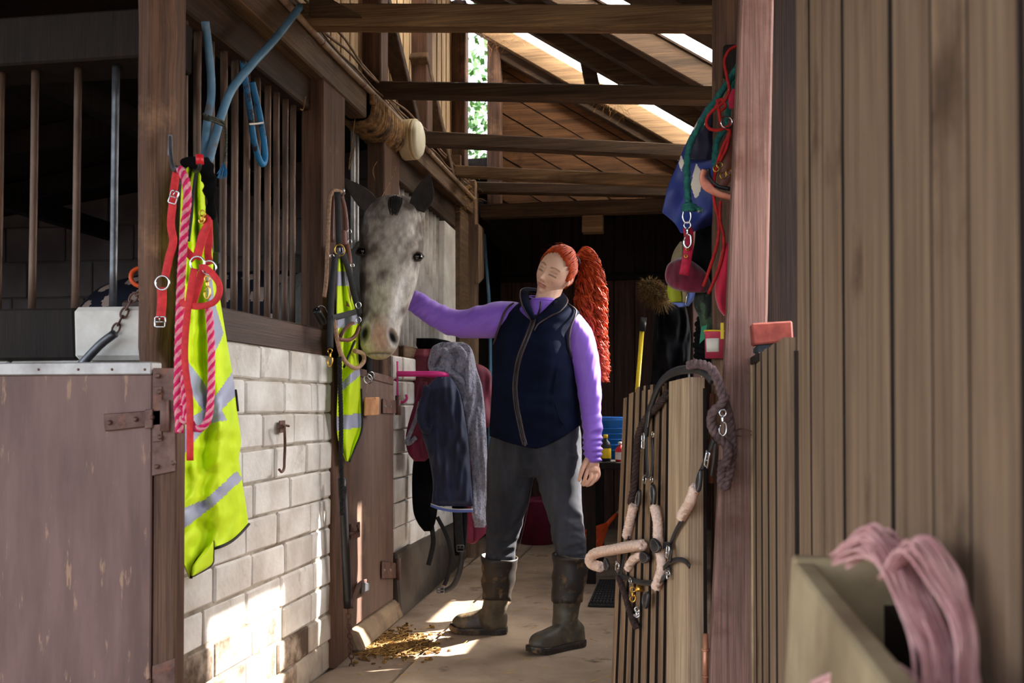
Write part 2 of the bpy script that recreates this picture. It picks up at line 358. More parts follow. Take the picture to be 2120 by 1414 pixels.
mat('hair', rgb(208, 84, 34), rgb(140, 40, 14), 60, .5, .1, spec=.25)
mat('hair_tie', rgb(20, 18, 20), None, 9, .7, 0)
mat('horse', rgb(255, 255, 255), rgb(214, 211, 209), 34, .8, .5, col=True, c3=rgb(222, 218, 216), s3=11, t3=.5, w3=.3, bscale=170, dist=.003, stretch=(2, 2, .9))
mat('eye_dark', rgb(16, 12, 12), None, 9, .06, 0, spec=.8)
mat('rug_navy', rgb(26, 28, 48), rgb(20, 20, 36), 6, .8, .2)
mat('rug_dot', rgb(196, 170, 160), rgb(170, 146, 138), 9, .8, .2)
mat('leaf', rgb(80, 130, 50), rgb(50, 96, 34), 9, .6, .1)
def translucent():
    m = bpy.data.materials.new('skylight_sheet'); m.use_nodes = True; n = m.node_tree; n.nodes.clear()
    o = n.nodes.new('ShaderNodeOutputMaterial'); t = n.nodes.new('ShaderNodeBsdfTranslucent'); t.inputs[0].default_value = (.92, .9, .86, 1)
    d = n.nodes.new('ShaderNodeBsdfTransparent'); mx = n.nodes.new('ShaderNodeMixShader'); mx.inputs[0].default_value = .04
    n.links.new(t.outputs[0], mx.inputs[1]); n.links.new(d.outputs[0], mx.inputs[2]); n.links.new(mx.outputs[0], o.inputs[0]); MATS['skylight'] = m
translucent()
# ================================================================== SETTING
XW, XU = -1.30, -1.37
# floor: two rows of concrete slabs with a joint running down the passage
fl = struct('floor', MB().bb(-6, 4, -4, 9, -.12, -.03), M['mortar'])
def slab(x0, x1, y0, y1, m='concrete'):
    nx = max(2, int((x1-x0)/.12)); ny = max(2, int((y1-y0)/.12)); g = .006
    rows = [[Vector((x0+g+(x1-x0-2*g)*i/nx, y0+g+(y1-y0-2*g)*j/ny, 0)) for i in range(nx+1)] for j in range(ny+1)]
    for r in rows:
        for p in r: p.z = .004*noise.noise(p*2.2)-.002
    mb = MB().grid(rows); mb.bb(x0+g, x1-g, y0+g, y1-g, -.05, -.012); obj('slab', mb, M[m], fl, smooth=False)
for a, b in ((-6, XW), (XW, -1.02), (-1.02, .5), (.5, 4)):
    ys = [-4, -1.5, 1.0, 3.35, 5.9, 8.4, 9]
    if a == XW: ys = [-4, -1.5, 1.0, 2.9, 4.3, 5.75, 7.2, 9]
    for y0, y1 in zip(ys, ys[1:]): slab(a, b, y0, y1)
# block walls ---------------------------------------------------------------
def blocks(parent, ax, c, a0, a1, z0, z1, L, Hc, th, m, dirt=None, seed=0, g=.0065, jit=.004):
    """courses of separate blocks; ax 'Y': wall runs along Y at x=c facing +X; ax 'X': runs along X at y=c facing -Y"""
    rnd = random.Random(seed); nr = max(1, round((z1-z0)/Hc)); hc = (z1-z0)/nr
    for r in range(nr):
        a = a0-(L*.5 if r % 2 else rnd.uniform(0, .08)); zz = z0+r*hc
        while a < a1-.02:
            l = L*rnd.uniform(.9, 1.12); s, e = max(a, a0), min(a+l, a1); a += l
            if e-s < .035: continue
            p = rnd.uniform(-jit, jit); zb, zt = zz+g*rnd.uniform(.3, .7), zz+hc-g*rnd.uniform(.3, .7)
            jj = lambda: rnd.uniform(-.003, .003)
            s += g/2; e -= g/2
            if ax == 'Y':
                q = [(c-th, s, zb), (c+p, s, zb+jj()), (c+p+jj(), e, zb+jj()), (c-th, e, zb), (c-th, s, zt), (c+p+jj(), s, zt+jj()), (c+p, e, zt+jj()), (c-th, e, zt)]
            else:
                q = [(s, c+p, zb+jj()), (e, c+p+jj(), zb+jj()), (e, c+th, zb), (s, c+th, zb), (s, c+p+jj(), zt+jj()), (e, c+p, zt+jj()), (e, c+th, zt), (s, c+th, zt)]
            mm = dirt if dirt and (zz < z0+.12 or (zz < z0+.3 and rnd.random() < .35)) else m
            obj('block', MB().hexa(q), M[mm], parent, bevel=.006)
wl = struct('wall_left', MB().bb(XW-.12, XW-.007, 2.47, 3.66, 0, 1.19), M['mortar'])
blocks(wl, 'Y', XW, 2.47, 3.66, .0, 1.19, .27, .113, .02, 'white_block', 'block_dirty', 1)
wl2 = struct('wall_left', MB().bb(XW-.14, XW-.03, 4.55, 6.1, 0, 1.24), M['mortar'])
blocks(wl2, 'Y', XW-.015, 4.55, 6.1, .3, 1.24, .30, .118, .03, 'white_block', None, 3)
obj('plinth', MB().hexa([(XW-.1, 4.53, 0), (XW+.03, 4.53, 0), (XW-.03, 6.1, 0), (XW-.1, 6.1, 0), (XW-.1, 4.53, .3), (XW+.005, 4.53, .31), (XW-.03, 6.1, .3), (XW-.1, 6.1, .3)]), M['plinth'], wl2, bevel=.01)
obj('step', MB().hexa([(XW-.12, 3.86, 0), (XW+.055, 3.88, 0), (XW+.035, 4.56, 0), (XW-.12, 4.56, 0), (XW-.12, 3.86, .1), (XW+.012, 3.88, .09), (XW+.012, 4.56, .09), (XW-.12, 4.56, .1)]), M['ledge'], wl2, bevel=.015)
# sills, posts, beams of the left partition
def tim(name, par, x0, x1, y0, y1, z0, z1, m, j=.004, bev=.006): return obj(name, MB().bb(x0, x1, y0, y1, z0, z1, j=j), M[m], par, bevel=bev)
tim('sill', wl, XU-.1, XW-.005, 2.46, 3.66, 1.19, 1.285, 'sill')
tim('sill', wl2, XU-.1, XW-.02, 4.75, 6.1, 1.24, 1.30, 'beam_y')
# waney-edged corner post
rows = []
for i in range(25):
    z = 2.75*i/24; wv = .012*noise.noise(Vector((0, 0, z*2.3)))+.010*noise.noise(Vector((3, 1, z*6))); b = -.012 if z < 1.25 else 0
    xl = P(290 if z > 1.1 else 300, 840-(z-1)*860, Y=2.33).x+wv*.4; xm = P(322+b*300, 800, Y=2.30).x+wv; 
    rows.append([Vector(p) for p in ((xl, 2.33, z), (xl+.012, 2.30, z), (xm-.02, 2.292, z), (xm, 2.31+wv*.5, z), (xm+.012, 2.36, z), (XU+.062, 2.50, z), (XU-.06, 2.52, z), (xl, 2.5, z))])
post = obj('post', MB().grid(rows, close=True, capends=True), M['post_brown'], wl, bevel=.004)
tim('post', wl, XU-.05, XU+.04, 3.62, 3.87, 0, 2.27, 'post_brown')
obj('door_frame', MB().hexa([(XW-.09, 3.63, 0), (XW+.022, 3.63, 0), (XW+.012, 3.87, 0), (XW-.09, 3.87, 0), (XW-.09, 3.63, 1.17), (XW+.006, 3.64, 1.19), (XW+.006, 3.86, 1.17), (XW-.09, 3.86, 1.17)]), M['post_brown'], wl, bevel=.006)
tim('post', wl2, XU-.05, XU+.03, 4.46, 4.72, 0, 2.27, 'post_brown')
tim('post', wl2, XU-.05, XU+.02, 6.18, 6.42, 0, 2.6, 'beam_y'); tim('post', wl2, XU-.04, XU+.06, 6.44, 6.58, 0, 2.5, 'clad')
obj('fish_plate', MB().hexa([Vector(a) for a in ((XU+.06, 6.42, 1.8), (XU+.09, 6.42, 1.8), (XU+.09, 6.6, 1.86), (XU+.06, 6.6, 1.86), (XU+.06, 6.42, 2.2), (XU+.09, 6.42, 2.2), (XU+.09, 6.6, 2.2), (XU+.06, 6.6, 2.2))]), M['clad'], wl2, bevel=.004)
tim('pier', wl2, XU-.08, XU-.01, 5.86, 6.17, 1.30, 2.12, 'white_block')
# lintel beam: front board, cap board, underside plate carrying the bars
tim('lintel', wl, XU-.03, XU+.045, 2.3, 4.14, 2.25, 2.40, 'beam_y'); tim('lintel', wl2, XU-.03, XU+.045, 4.72, 6.6, 2.27, 2.40, 'beam_y')
tim('lintel_core', wl, XU-.09, XU-.02, 2.3, 6.6, 2.26, 2.40, 'beam_y_dark')
tim('wall_plate', wl, XU-.10, XU+.01, 2.3, 6.6, 2.40, 2.46, 'beam_y')
tim('bar_rail', wl, XU-.10, XU-.01, 2.5, 3.62, 2.13, 2.25, 'beam_y_dark'); tim('bar_rail', wl2, XU-.10, XU-.01, 4.72, 6.18, 2.14, 2.27, 'beam_y_dark')
def bar(par, x, y, z0, z1, r=.0118, m='rust_bar', lean=0):
    mb = MB(); pts = [Vector((x+lean*(z-z0)+.002*noise.noise(Vector((y*9, z*3, x))), y, z)) for z in np.linspace(z0, z1, 7)]
    mb.tube(pts, r, 10); obj('bar', mb, M[m], par, smooth=True)
for px in (380, 408, 436, 462, 485, 510, 532, 554, 572, 590, 606):
    y = P(px, 420, X=XU-.05).y; bar(wl, XU-.05, y, 1.27, 2.15)
# corrugated iron sheet beyond the horse's door
rows = []
for z in (1.3, 2.14): rows.append([Vector((XU-.06+.016*math.cos(2*math.pi*(y-4.72)/.088), y, z)) for y in np.linspace(4.72, 5.86, 157)])
obj('corrugated_sheet', MB().grid(rows), M['corrugated'], wl2, smooth=True, solid=.003)
# two slim pipes by the middle post
for dy in (0, .05): bar(wl2, XU-.06, 4.28+dy, 1.2, 2.25, .012, 'galv')
# clerestory of upright slats above the beam
cl = struct('wall_left', MB().bb(XU-.10, XU-.075, 1.6, 6.42, 2.46, 3.62), M['board_dark'])
y = 2.9; k = 0
while y < 6.38:
    wd = .062
    obj('slat', MB().bb(XU-.072, XU-.05+.004*(k % 2), y, y+wd-.009, 2.47, 3.60, j=.001), M['slat'], cl); y += wd; k += 1
for y0 in (4.36, 5.22, 6.2): tim('stud', cl, XU-.05, XU+.045, y0, y0+.11, 2.46, 3.6, 'beam_y_dark' if y0 < 4 else 'post_brown')
# diagonal braces against the slats
obj('brace', MB().beam((XU-.02, 4.5, 2.95), (XU-.02, 5.2, 2.42), .05, .11, up=(1, 0, 0)), M['beam_y_dark'], cl, bevel=.005)
obj('brace', MB().beam((XU-.01, 5.2, 2.9), (XU-.01, 5.9, 2.36), .05, .12, up=(1, 0, 0)), M['beam_y'], cl, bevel=.005)
# stall front facing the camera, left of the corner post
wf = struct('wall_front', MB().bb(-4.5, -1.36, 2.52, 2.64, 0, 1.13), M['mortar'])
blocks(wf, 'X', 2.5, -4.5, -1.36, 0, 1.13, .44, .226, .03, 'white_block', 'block_dirty', 5)
tim('sill', wf, -4.5, -1.62, 2.48, 2.64, 1.13, 1.27, 'post_dark')
obj('block', MB().bb(-1.60, -1.36, 2.44, 2.6, 1.12, 1.265, j=.004), M['white_block'], wf, bevel=.012)
tim('head_rail', wf, -4.5, -1.36, 2.48, 2.64, 1.94, 2.08, 'post_dark')
for px, m in ((235, 'galv_dark'), (157, 'rust_bar'), (68, 'rust_bar'), (-3, 'rust_bar'), (-85, 'rust_bar'), (-165, 'rust_bar')):
    x = P(px, 400, Y=2.53).x; bar(wf, x, 2.53, 1.26, 1.96, .0105, m, lean=.008)
# stall interior: rear wall, far side, sloping dark roof, old rafters
wb = struct('wall_stall', MB().bb(-5.6, -1.5, 5.62, 5.75, 0, 2.62), M['grey_block'])
blocks(wb, 'X', 5.6, -5.2, -1.5, .35, 2.55, .44, .215, .02, 'grey_block', None, 8, jit=.003)
struct('wall_side', MB().bb(-5.75, -5.6, 2.5, 5.7, 0, 2.7), M['grey_block'])
cs = struct('ceiling', MB().hexa([(-5.8, 2.45, 1.95), (XU-.08, 2.45, 2.55), (XU-.08, 5.8, 2.55), (-5.8, 5.8, 1.95), (-5.8, 2.45, 2.0), (XU-.08, 2.45, 2.6), (XU-.08, 5.8, 2.6), (-5.8, 5.8, 2.0)]), M['board_dark'])
for y0 in (2.9, 3.6, 4.3, 5.0): obj('rafter', MB().beam((-5.6, y0, 1.90), (XU-.1, y0, 2.49), .06, .11), M['post_dark'], cs, bevel=.005)
obj('purlin', MB().beam((-3.4, 2.6, 2.06), (-3.4, 5.6, 2.06), .07, .1), M['post_dark'], cs, bevel=.005)
obj('purlin', MB().beam((-2.3, 2.6, 2.22), (-2.3, 5.6, 2.22), .07, .1), M['post_dark'], cs, bevel=.005)
# ------------------------------------------------------------------ passage roof
zr = lambda x: 2.775-.629*x
def rband(x0, x1, y0, y1, t0, t1):
    return [(x0, y0, zr(x0)+t0), (x1, y0, zr(x1)+t0), (x1, y1, zr(x1)+t0), (x0, y1, zr(x0)+t0), (x0, y0, zr(x0)+t1), (x1, y0, zr(x1)+t1), (x1, y1, zr(x1)+t1), (x0, y1, zr(x0)+t1)]
ro = struct('roof', MB().hexa(rband(XU-.12, .62, -.9, 4.86, .05, .09)), M['roof_dark'])
obj('roof_sheet', MB().hexa(rband(XU-.12, .62, 5.06, 6.34, .05, .09)), M['roof_dark'], ro)
obj('roof_sheet', MB().hexa(rband(XU-.12, .62, 6.6, 6.85, .05, .09)), M['roof_dark'], ro)
obj('skylight', MB().hexa(rband(XU+.14, .62, 4.86, 5.06, .06, .066)), M['skylight'], ro)
obj('skylight', MB().hexa(rband(XU+.14, .62, 6.34, 6.60, .06, .066)), M['skylight'], ro)
for y0, w_, m in ((6.54, .10, 'beam_x'), (5.84, .07, 'beam_x_dark'), (5.45, .07, 'roof_dark'), (5.08, .09, 'beam_x_dark'), (4.2, .08, 'roof_dark'), (3.5, .08, 'roof_dark'), (2.6, .08, 'roof_dark')):
    obj('rafter', MB().hexa(rband(XU-.05, .6, y0, y0+w_, -.08, .05)), M[m], ro, bevel=.005)
obj('strut', MB().beam(P(1200, 50, Y=6.2), P(1228, 185, Y=6.2), .09, .1, up=(0, 1, 0)), M['roof_dark'], ro, bevel=.006)
# gable: boards laid along the slope, end post, top rafter
ga = struct('wall_gable', MB().hexa([(-1.22, 6.72, 2.3), (.62, 6.72, 2.3), (.62, 6.75, 2.3), (-1.22, 6.75, 2.3), (-1.22, 6.72, zr(-1.22)), (.62, 6.72, zr(.62)), (.62, 6.75, zr(.62)), (-1.22, 6.75, zr(-1.22))]), M['board_dark'])
for i in range(9):
    o1, o2 = -.06-.150*i, -.06-.150*(i+1)+.010
    q = []
    for (x, o_) in ((-1.2, o2), (.6, o2), (.6, o1), (-1.2, o1)): q.append((x, zr(x)+o_))
    # clip against the bottom edge z = 2.38
    out = []
    for a, b in zip(q, q[1:]+q[:1]):
        ina, inb = a[1] >= 2.36, b[1] >= 2.36
        if ina: out.append(a)
        if ina != inb: u = (2.36-a[1])/(b[1]-a[1]); out.append((a[0]+(b[0]-a[0])*u, 2.36))
    if len(out) < 3: continue
    n = len(out); dp = 6.70+.004*(i % 2); vs = [(x, dp, z) for x, z in out]+[(x, dp+.016, z) for x, z in out]
    obj('board', MB().add(vs, [tuple(range(n)), tuple(range(n, 2*n))[::-1]]+[(j, (j+1) % n, n+(j+1) % n, n+j)[::-1] for j in range(n)]), M['board_diag'], ga)
obj('post', MB().bb(-1.26, -1.17, 6.60, 6.70, 2.3, 3.50), M['post_brown'], ga, bevel=.005)
obj('rafter', MB().hexa([(-1.17, 6.60, zr(-1.17)-.16), (.6, 6.60, zr(.6)-.16), (.6, 6.70, zr(.6)-.16), (-1.17, 6.70, zr(-1.17)-.16), (-1.17, 6.6, zr(-1.17)-.08), (.6, 6.6, zr(.6)-.08), (.6, 6.7, zr(.6)-.08), (-1.17, 6.7, zr(-1.17)-.08)]), M['beam_x_dark'], ga, bevel=.005)
obj('rail', MB().bb(-1.3, .6, 6.56, 6.66, 2.27, 2.36, j=.003), M['beam_x_dark'], ga, bevel=.005)
# tie beams across the passage
tb = [((640, 3, 1500, 8), (640, 50, 1500, 55), 3.4, 'beam_x'), ((795, 165, 1475, 177), (795, 195, 1475, 210), 4.35, 'beam_x_dark'), ((875, 268, 1424, 298), (875, 297, 1424, 325), 5.08, 'beam_x_dark'),
      ((950, 340, 1396, 362), (950, 362, 1396, 386), 5.92, 'beam_x'), ((960, 374, 1390, 384), (960, 396, 1390, 406), 6.5, 'beam_x_dark')]
for (a, b, y0, m) in tb:
    e = 1.06
    q = []
    for (x1, y1, x2, y2) in (b, a):
        p, r = P(x1, y1, Y=y0), P(x2, y2, Y=y0); p2 = p; r = p+(r-p)*e
        d = Vector((0, .075, 0)); q.append((p2-Vector((.06, 0, 0)), r, r+d, p2-Vector((.06, 0, 0))+d))
    obj('tie_beam', MB().hexa(list(q[0])+list(q[1])), M[m], ro, bevel=.006)
g = [P(640, 30, Y=3.37), P(745, 31, Y=3.37), P(690, 0, Y=3.37), P(640, -40, Y=3.37)]
g2 = [p+Vector((0, .03, 0)) for p in g]
obj('gusset', MB().add(g+g2, [(0, 1, 2, 3), (7, 6, 5, 4), (0, 4, 5, 1), (1, 5, 6, 2), (2, 6, 7, 3), (3, 7, 4, 0)]), M['beam_x_dark'], ro)
# back room
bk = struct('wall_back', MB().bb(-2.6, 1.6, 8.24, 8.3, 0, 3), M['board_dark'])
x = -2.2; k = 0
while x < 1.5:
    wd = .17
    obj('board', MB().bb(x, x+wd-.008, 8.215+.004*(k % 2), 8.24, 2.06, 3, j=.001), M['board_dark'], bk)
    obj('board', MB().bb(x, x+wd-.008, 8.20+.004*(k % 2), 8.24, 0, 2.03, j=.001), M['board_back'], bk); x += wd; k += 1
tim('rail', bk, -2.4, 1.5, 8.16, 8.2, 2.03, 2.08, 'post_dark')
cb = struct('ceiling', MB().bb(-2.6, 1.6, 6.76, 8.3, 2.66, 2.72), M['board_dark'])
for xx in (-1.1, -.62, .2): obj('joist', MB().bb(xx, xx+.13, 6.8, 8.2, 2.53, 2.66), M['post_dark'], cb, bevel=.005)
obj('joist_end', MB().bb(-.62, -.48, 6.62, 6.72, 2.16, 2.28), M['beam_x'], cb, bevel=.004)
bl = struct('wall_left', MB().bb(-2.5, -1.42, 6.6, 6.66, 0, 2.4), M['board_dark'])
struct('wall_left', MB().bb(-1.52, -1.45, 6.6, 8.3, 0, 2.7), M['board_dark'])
obj('brace', MB().beam(P(985, 430, Y=6.75), P(1075, 520, Y=7.4), .12, .14), M['post_dark'], bl, bevel=.006)
# right side of the passage (mostly behind the big post): low boarding, unseen hatches added and sized to place the sun patches
wr = struct('wall_right', MB().bb(.50, .56, 2.80, 8.3, 0, 1.30), M['board_dark'])
def wrp(y0, y1, z0, z1): obj('board', MB().bb(.48, .54, y0, y1, z0, z1), M['board_dark'], wr)
wrp(2.8, 3.94, 1.30, 2.6); wrp(4.51, 4.80, 1.30, 2.5); wrp(3.94, 4.80, 2.17, 2.5)
wrp(5.3, 6.45, 1.62, 2.5); wrp(6.45, 8.3, 1.3, 2.75)
# ------------------------------------------------------------------ right foreground
rp = struct('trim_1', MB().add([P(1534, -30, Y=2.65), P(1603, -30, Y=2.65), P(1603, -30, Y=2.65)+Vector((0, .11, 0)), P(1534, -30, Y=2.65)+Vector((0, .11, 0)),
      P(1506, 640, Y=2.65), P(1590, 640, Y=2.65), P(1590, 640, Y=2.65)+Vector((0, .11, 0)), P(1506, 640, Y=2.65)+Vector((0, .11, 0)),
      Vector((.068, 2.65, 0)), Vector((.185, 2.65, 0)), Vector((.185, 2.76, 0)), Vector((.068, 2.76, 0)), P(1540, -140, Y=2.65), P(1609, -140, Y=2.65), P(1609, -140, Y=2.65)+Vector((0, .11, 0)), P(1540, -140, Y=2.65)+Vector((0, .11, 0))],
      [(8, 9, 5, 4), (9, 10, 6, 5), (10, 11, 7, 6), (11, 8, 4, 7), (4, 5, 1, 0), (5, 6, 2, 1), (6, 7, 3, 2), (7, 4, 0, 3), (0, 1, 13, 12), (1, 2, 14, 13), (2, 3, 15, 14), (3, 0, 12, 15), (12, 13, 14, 15), (11, 10, 9, 8)]), M['post_pink'], bevel=.006)
struct('trim_2', MB().bb(.235, .33, 2.74, 2.86, 0, 2.6, j=.004), M['board_dark'], bevel=.006)
struct('trim_3', MB().hexa([(.10, 3.02, 0), (.2, 3.02, 0), (.2, 3.12, 0), (.10, 3.12, 0), (.115, 3.02, 2.6), (.22, 3.02, 2.6), (.22, 3.12, 2.6), (.115, 3.12, 2.6)]), M['post_brown'], bevel=.006)
pw = struct('wall_right', MB().bb(.245, .27, -1.0, 1.86, 0, 2.7), M['board_dark'])
ys = [1.878, 1.70, 1.555, 1.375, 1.235, 1.075, .915, .80, .68, .55, .41, .27, .13, -.02, -.17, -.33, -.5]
for a, b in zip(ys, ys[1:]):
    xx = .218+random.uniform(0, .004); obj('plank', MB().hexa([(xx, b+.006, 0), (.245, b+.006, 0), (.245, a-.006, 0), (xx, a-.006, 0), (xx, b+.006, 2.7), (.245, b+.006, 2.7), (.245, a-.006, 2.7), (xx, a-.006, 2.7)], side=(2, 4)), [M['clad'], M['board_dark']], pw)  # side faces take a dark colour that paints in the groove shade
d3 = struct('door_3', MB().bb(.212, .235, 1.86, 2.63, .1, 1.10), M['board_dark'])
for i in range(9):
    a = 1.875+i*.085; xx = .194+.003*(i % 2); b = a+.076; obj('plank', MB().hexa([(xx, a, .08), (.215, a, .08), (.215, b, .08), (xx, b, .08), (xx, a, 1.125), (.215, a, 1.125), (.215, b, 1.125), (xx, b, 1.125)], side=(2, 4) if i else (4,)), [M['clad'], M['board_dark']], d3)  # plank edges coloured dark, shade of the gaps painted on
obj('edge_board', MB().bb(.19, .24, 2.635, 2.66, .08, 1.12), M['grey_wood_box'], d3, bevel=.003)
mb = MB(); mb.tube(cr(PP([(1556, 893), (1535, 888), (1522, 893), (1522, 901), (1540, 903), (1556, 900)], Y=2.62), 5), .0022, 6)
obj('staple', mb, M['rust'], d3, smooth=True)
# yard roof above and behind the camera, so daylight comes in low from the open side
struct('roof', MB().hexa([(-6, -1.6, 2.9), (.9, -1.6, 2.9), (.9, 2.4, 2.9), (-6, 2.4, 2.7), (-6, -1.6, 2.98), (.9, -1.6, 2.98), (.9, 2.4, 2.98), (-6, 2.4, 2.78)]), M['roof_dark'])
# ================================================================== HORSE AND PERSON
CRt = Vector((math.cos(PSI), math.sin(PSI), 0)); CUp = Vector((0, 0, 1)); CTo = Vector((math.sin(PSI), -math.cos(PSI), 0))
def PD(px, py, D):
    y = (CY-py)/F; fy = math.cos(TH)-y*math.sin(TH); t = D/fy
    return Vector((0, 0, H))+CRt*((px-1060)/F*t)-CTo*D+CUp*((math.sin(TH)+y*math.cos(TH))*t)
def evalmesh(mb, voxel, smooth=4, sub=0):
    me = bpy.data.meshes.new('t'); me.from_pydata(mb.v, [], mb.f); me.validate()
    o = bpy.data.objects.new('t', me); COL.objects.link(o)
    md = o.modifiers.new('r', 'REMESH'); md.mode = 'VOXEL'; md.voxel_size = voxel
    if smooth: md = o.modifiers.new('s', 'SMOOTH'); md.iterations = smooth; md.factor = .5
    dg = bpy.context.evaluated_depsgraph_get(); dg.update()
    e = o.evaluated_get(dg).to_mesh()
    out = MB(); n = len(e.vertices); co = np.empty(n*3); e.vertices.foreach_get('co', co)
    out.v = [tuple(c) for c in co.reshape(-1, 3)]; out.f = [tuple(p.vertices) for p in e.polygons]; out.m = [0]*len(out.f)
    bpy.data.objects.remove(o); bpy.data.meshes.remove(me); return out
def limb(mb, pts, rad, seg=16, n=5, flat=1.0, up=None):
    """tapering tube: pts with radius per point"""
    q = cr(pts, n); f = smoothtab([(i/(len(pts)-1), r) for i, r in enumerate(rad)])
    mb.tube(q, 1, seg, up=up, rs=lambda t: (f(t), f(t)*flat)); mb.ball(q[0], rad[0]*.97, 12); mb.ball(q[-1], rad[-1]*.97, 12)
    return mb
def wrinkle(mb, amp, sc_, fn=None, stretch=(1, 1, 1)):
    c = [Vector(v) for v in mb.v]; N = [Vector((0, 0, 0)) for _ in c]
    for f in mb.f:
        a, b, d = c[f[0]], c[f[1]], c[f[2]]; n = (b-a).cross(d-a)
        for i in f: N[i] += n
    o = []
    for v, n in zip(c, N):
        k = fn(v) if fn else 1
        s = Vector((v.x*stretch[0], v.y*stretch[1], v.z*stretch[2]))*sc_
        o.append(tuple(v+n.normalized()*amp*k*(1-2*abs(noise.noise(s))*1.6) if n.length > 0 else v))
    mb.v = o; return mb
def G(x, s): return math.exp(-(x/s)**2)
# ------------------------------------------------------------------ horse
horse = thing('horse', 'grey horse with a dark forelock looking out over the stable door', 'horse', (-2.0, 4.5, 0))
hb = MB()
def rings(mb, tab, seg=24):
    rows = []
    for (c, u, v, ru, rv) in tab:
        c = Vector(c); u = Vector(u); v = Vector(v)
        rows.append([c+u*ru*math.cos(2*math.pi*j/seg)+v*rv*math.sin(2*math.pi*j/seg) for j in range(seg)])
    mb.grid(rows, close=True, capends=True); return mb
by = 4.72
tab = []
for x, zc, rz, ry in ((-3.02, 1.33, .10, .08), (-2.95, 1.33, .24, .18), (-2.8, 1.32, .31, .26), (-2.6, 1.31, .345, .29), (-2.35, 1.28, .33, .30), (-2.1, 1.27, .34, .31), (-1.95, 1.29, .35, .28), (-1.82, 1.31, .33, .24), (-1.72, 1.32, .24, .17), (-1.66, 1.32, .1, .08)):
    tab.append(((x, by, zc), (0, 1, 0), (0, 0, 1), ry, rz))
rings(hb, tab)
limb(hb, [(-1.86, by-.02, 1.38), (-1.66, 4.60, 1.48), (-1.44, 4.42, 1.60), (-1.26, 4.26, 1.66)], [.26, .21, .155, .11], flat=1.0, up=(0, 1, 0))
for (x, y, fr) in ((-1.85, by-.16, 1), (-1.9, by+.16, 1), (-2.82, by-.17, 0), (-2.75, by+.17, 0)):
    if fr: limb(hb, [(x, y, 1.15), (x+.02, y, .85), (x+.01, y, .55), (x, y, .3), (x, y, .13), (x+.04, y, .03)], [.13, .09, .055, .04, .042, .055])
    else: limb(hb, [(x+.05, y, 1.15), (x+.12, y, .88), (x-.08, y, .60), (x-.03, y, .32), (x-.01, y, .13), (x+.04, y, .03)], [.17, .12, .065, .042, .042, .055])
limb(hb, [(-2.97, by, 1.5), (-3.1, by, 1.2), (-3.08, by, .6)], [.03, .06, .04])
hb = evalmesh(hb, .016, 5)
nb = len(hb.v)
cols = [(.13, .12, .12)]*nb
cols = [tuple(np.array((.16, .15, .145))*(1+.5*noise.noise(Vector(v)*5))) for v in hb.v]
# head: rows measured down the face
HT = [(403, 806, 826, -.03, .02), (406, 792, 838, -.012, .05), (413, 776, 851, .015, .09), (424, 764, 861, .042, .13), (440, 755, 869, .062, .17), (462, 750, 874, .085, .21), (490, 744.5, 876, .10, .26), (512, 741, 877, .108, .285), (532, 742, 874, .11, .29), (560, 743.5, 868, .11, .27), (590, 744.5, 862, .112, .24),
      (620, 746, 852, .108, .20), (645, 748, 843, .105, .17), (668, 746, 834, .108, .16), (690, 744.5, 829, .108, .15), (708, 745, 826, .102, .14), (722, 748, 821, .094, .125), (734, 756, 812, .08, .10), (742, 768, 800, .062, .06), (745, 780, 790, .05, .03)]
fx0 = smoothtab([(a[0], a[1]) for a in HT]); fx1 = smoothtab([(a[0], a[2]) for a in HT]); ff = smoothtab([(a[0], a[3]) for a in HT]); fd = smoothtab([(a[0], a[4]) for a in HT])
D0 = 4.16; rows = []; NR, NC = 170, 128; hc = []
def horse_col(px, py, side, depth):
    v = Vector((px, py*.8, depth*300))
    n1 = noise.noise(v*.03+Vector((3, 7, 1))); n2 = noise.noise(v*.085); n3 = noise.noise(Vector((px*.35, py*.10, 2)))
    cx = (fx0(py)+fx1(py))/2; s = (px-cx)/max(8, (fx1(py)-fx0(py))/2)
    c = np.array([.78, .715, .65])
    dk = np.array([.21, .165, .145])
    m = .27+1.05*n1+.62*n2+.22*n3+.30*abs(s)**2  # mottling, with the sides darkened further as painted side shading
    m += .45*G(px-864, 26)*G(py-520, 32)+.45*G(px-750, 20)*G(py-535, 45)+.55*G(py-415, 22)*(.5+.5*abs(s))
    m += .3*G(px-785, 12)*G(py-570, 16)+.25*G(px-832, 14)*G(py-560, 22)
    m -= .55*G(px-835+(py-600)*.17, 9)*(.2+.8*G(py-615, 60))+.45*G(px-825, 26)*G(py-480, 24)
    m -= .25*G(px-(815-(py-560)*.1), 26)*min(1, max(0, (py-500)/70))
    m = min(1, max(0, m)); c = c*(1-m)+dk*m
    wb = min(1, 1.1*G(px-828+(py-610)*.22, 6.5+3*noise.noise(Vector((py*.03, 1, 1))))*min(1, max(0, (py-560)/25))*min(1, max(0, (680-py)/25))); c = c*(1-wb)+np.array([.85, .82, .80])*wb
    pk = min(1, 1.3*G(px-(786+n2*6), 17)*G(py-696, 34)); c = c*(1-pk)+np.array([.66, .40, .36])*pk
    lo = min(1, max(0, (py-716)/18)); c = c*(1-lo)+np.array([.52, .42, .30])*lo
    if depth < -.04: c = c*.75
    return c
def nostril(px, py, L):
    cx, cy, tl = (755, 690, .22) if L else (813, 699, -.34)
    dx, dy = px-cx, py-cy; u = dx*math.cos(tl)+dy*math.sin(tl); w_ = -dx*math.sin(tl)+dy*math.cos(tl)
    return (u/(8.0 if L else 8.0))**2+(w_/16.5)**2
